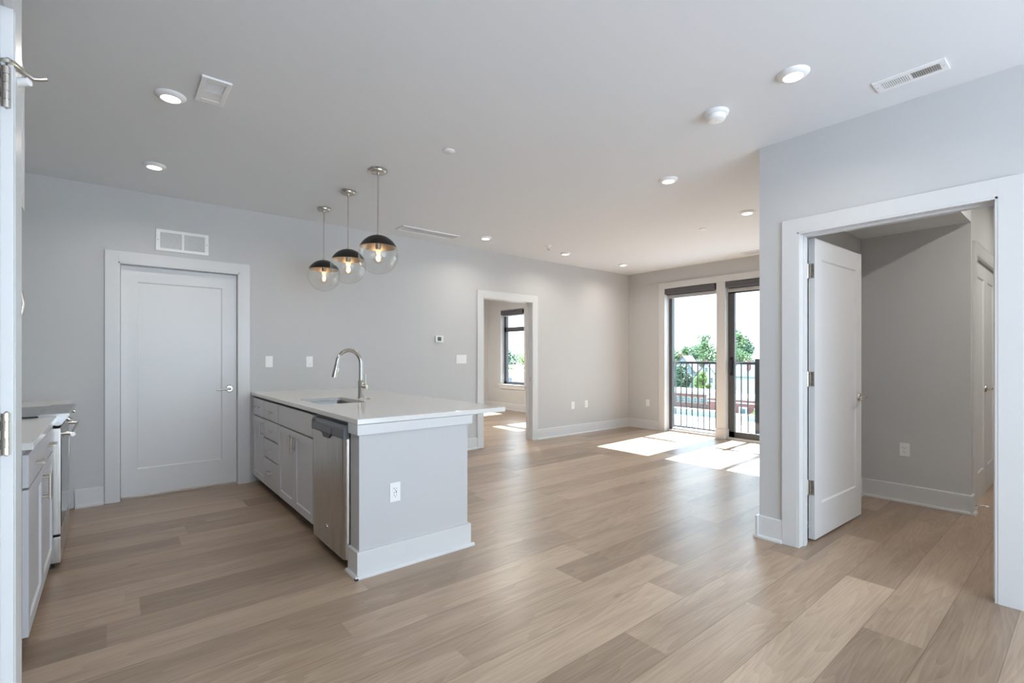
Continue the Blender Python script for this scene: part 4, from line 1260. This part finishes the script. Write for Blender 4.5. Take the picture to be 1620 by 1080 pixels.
# bedroom view buildings
bw = thing('white_building', 'white flat roofed building seen through the bedroom window', 'building', (0, 0, 0))
MB().box(60, 70.5, GZ, 70, 79, -1.9).build('wall', M['sidingw'], bw)
MB().box(59.8, 70.3, -1.9, 70.2, 79.2, -1.6).build('roof', M['roofw'], bw)
o = MB().box(59.9, 73.0, -4.8, 60.05, 74.2, -3.0).build('window', M['pane'], bw)
bw2 = thing('white_building', 'lower white roofed building beside the first one in the bedroom view', 'building', (0, 0, 0))
MB().box(50, 64, GZ, 62, 70, -4.0).build('wall', M['sidingb'], bw2)
MB().box(49.8, 63.8, -4.0, 62.2, 70.2, -3.7).build('roof', M['roofw'], bw2)
bw3 = thing('white_building', 'long pale roofed building under the trees in the bedroom view', 'building', (0, 0, 0))
MB().box(78, 90, GZ, 88, 103, -1.6).build('wall', M['sidingw'], bw3)
MB().box(77.8, 89.8, -1.6, 88.2, 103.2, -1.2).build('roof', M['roofw'], bw3)

def tree(c, top, r, label, leaf, seed, cat='tree', z0=None, n=3200, lsz=1.0, trunk=True):
    rnd = random.Random(seed)
    z0 = GZ if z0 is None else z0
    H = top - z0
    t = thing('leafy_tree' if trunk else 'leafy_bush', label, cat, (c[0], c[1], z0), 0, 'trees beyond the balcony' if trunk else 'bushes below the balcony')
    if trunk:
        b = MB(); b.tube([(0, 0, 0), (0.1, 0.05, H * 0.3), (0.0, 0.15, H * 0.62)], [H * 0.026, H * 0.02, H * 0.009], 8)
        for k in range(7):
            a = rnd.uniform(0, 2 * PI); l = r * rnd.uniform(0.4, 0.7)
            zz = H * rnd.uniform(0.35, 0.6)
            b.tube([(0, 0.1, zz), (math.cos(a) * l * 0.5, math.sin(a) * l * 0.5, zz + H * 0.1), (math.cos(a) * l, math.sin(a) * l, zz + H * 0.2)], [H * 0.011, H * 0.007, H * 0.003], 6)
        b.build('trunk', M['bark'], t)
    b = MB()
    clumps = []
    zc0, zc1 = (H * 0.42, H) if trunk else (0, H)
    for k in range(16):
        u = rnd.random()
        rr = r * (1 - 0.62 * u ** 1.6) * math.sqrt(rnd.random()) * 0.8
        a = rnd.uniform(0, 2 * PI)
        clumps.append((math.cos(a) * rr, math.sin(a) * rr, zc0 + (zc1 - zc0) * (0.12 + 0.76 * u), r * rnd.uniform(0.24, 0.42)))
    clumps.append((0, 0, H - r * 0.28, r * 0.28))
    for i in range(n):
        x, y, z, cr = clumps[i % len(clumps)]
        v = Vector((rnd.gauss(0, 1), rnd.gauss(0, 1), rnd.gauss(0, 0.8))).normalized() * cr * (0.55 + 0.5 * rnd.random())
        p = Vector((x, y, z)) + v
        if p.z > H: p.z = H - 0.2 * rnd.random()
        e1 = Vector((rnd.gauss(0, 1), rnd.gauss(0, 1), rnd.gauss(0, 1))).normalized()
        e2 = e1.orthogonal().normalized()
        s = lsz * rnd.uniform(0.5, 1.0)
        b.v += [tuple(p - e1 * s * 0.5), tuple(p + e2 * s * 0.32), tuple(p + e1 * s * 0.5), tuple(p - e2 * s * 0.32)]
        k = len(b.v); b.f.append((k - 4, k - 3, k - 2, k - 1))
    me = bpy.data.meshes.new('crown'); me.from_pydata(b.v, [], b.f); me.materials.append(leaf)
    o = bpy.data.objects.new('crown', me); o.parent = t; COL.objects.link(o)
    return t
tree((176, 111), 3.8, 6.5, 'rounded tree at the balcony jamb edge of the skyline', M['leafa'], 3)
tree((203, 121), 6.0, 7.5, 'paler tree in the middle of the balcony opening skyline', M['leafa'], 5)
tree((166, 91.0), 9.4, 6.0, 'tallest tree beside the white post in the balcony opening', M['leafa'], 7)
tree((185, 105.0), 6.4, 5.5, 'broad tree behind the tallest one in the balcony opening', M['leafb'], 21)
tree((212, 135), 5.0, 7.5, 'distant dark tree by the balcony jamb', M['leafb'], 24)
tree((182, 84.5), 9.0, 5.5, 'tall tree hidden partly by the white balcony post', M['leafb'], 8)
tree((164.5, 79.0), 10.2, 5.5, 'tall open crowned tree at the sliding door stile', M['leafa'], 9)
tree((172, 69.5), 5.8, 5.0, 'dark conical tree beside the tall one in the sliding door', M['leafb'], 10)
tree((160, 60.5), 3.8, 5.5, 'dark broad tree behind the railing post', M['leafb'], 12)
tree((130.5, 72.5), -3.0, 2.8, 'yellow green tree beside the white gabled house', M['leafc'], 14)
tree((139, 84.0), -1.6, 3.6, 'dark tree between the white and grey gabled houses', M['leafb'], 15)
tree((94.6, 116.6), 3.2, 6.0, 'dark tall tree at the edge of the bedroom window', M['leafb'], 16)
tree((108, 126), 2.0, 7.0, 'yellow green tree in the middle of the bedroom window', M['leafc'], 17)
tree((122, 146), 2.2, 10.0, 'wide green tree behind the others in the bedroom window', M['leafa'], 18)
tree((99, 106.5), 1.2, 3.5, 'low dark tree in front of the bedroom window skyline', M['leafb'], 20)
tree((70.0, 85.2), -1.2, 4.2, 'round light green tree beside the white building in the bedroom view', M['leafc'], 19)
tree((82, 46.2), -8.3, 2.2, 'green bush behind the white flat roof', M['leafc'], 22, 'bush', -12.0, 500, 0.6, False)
tree((98, 43.5), -9.4, 1.8, 'yellow green bush in front of the bay windows', M['leafc'], 23, 'bush', -13.5, 400, 0.6, False)
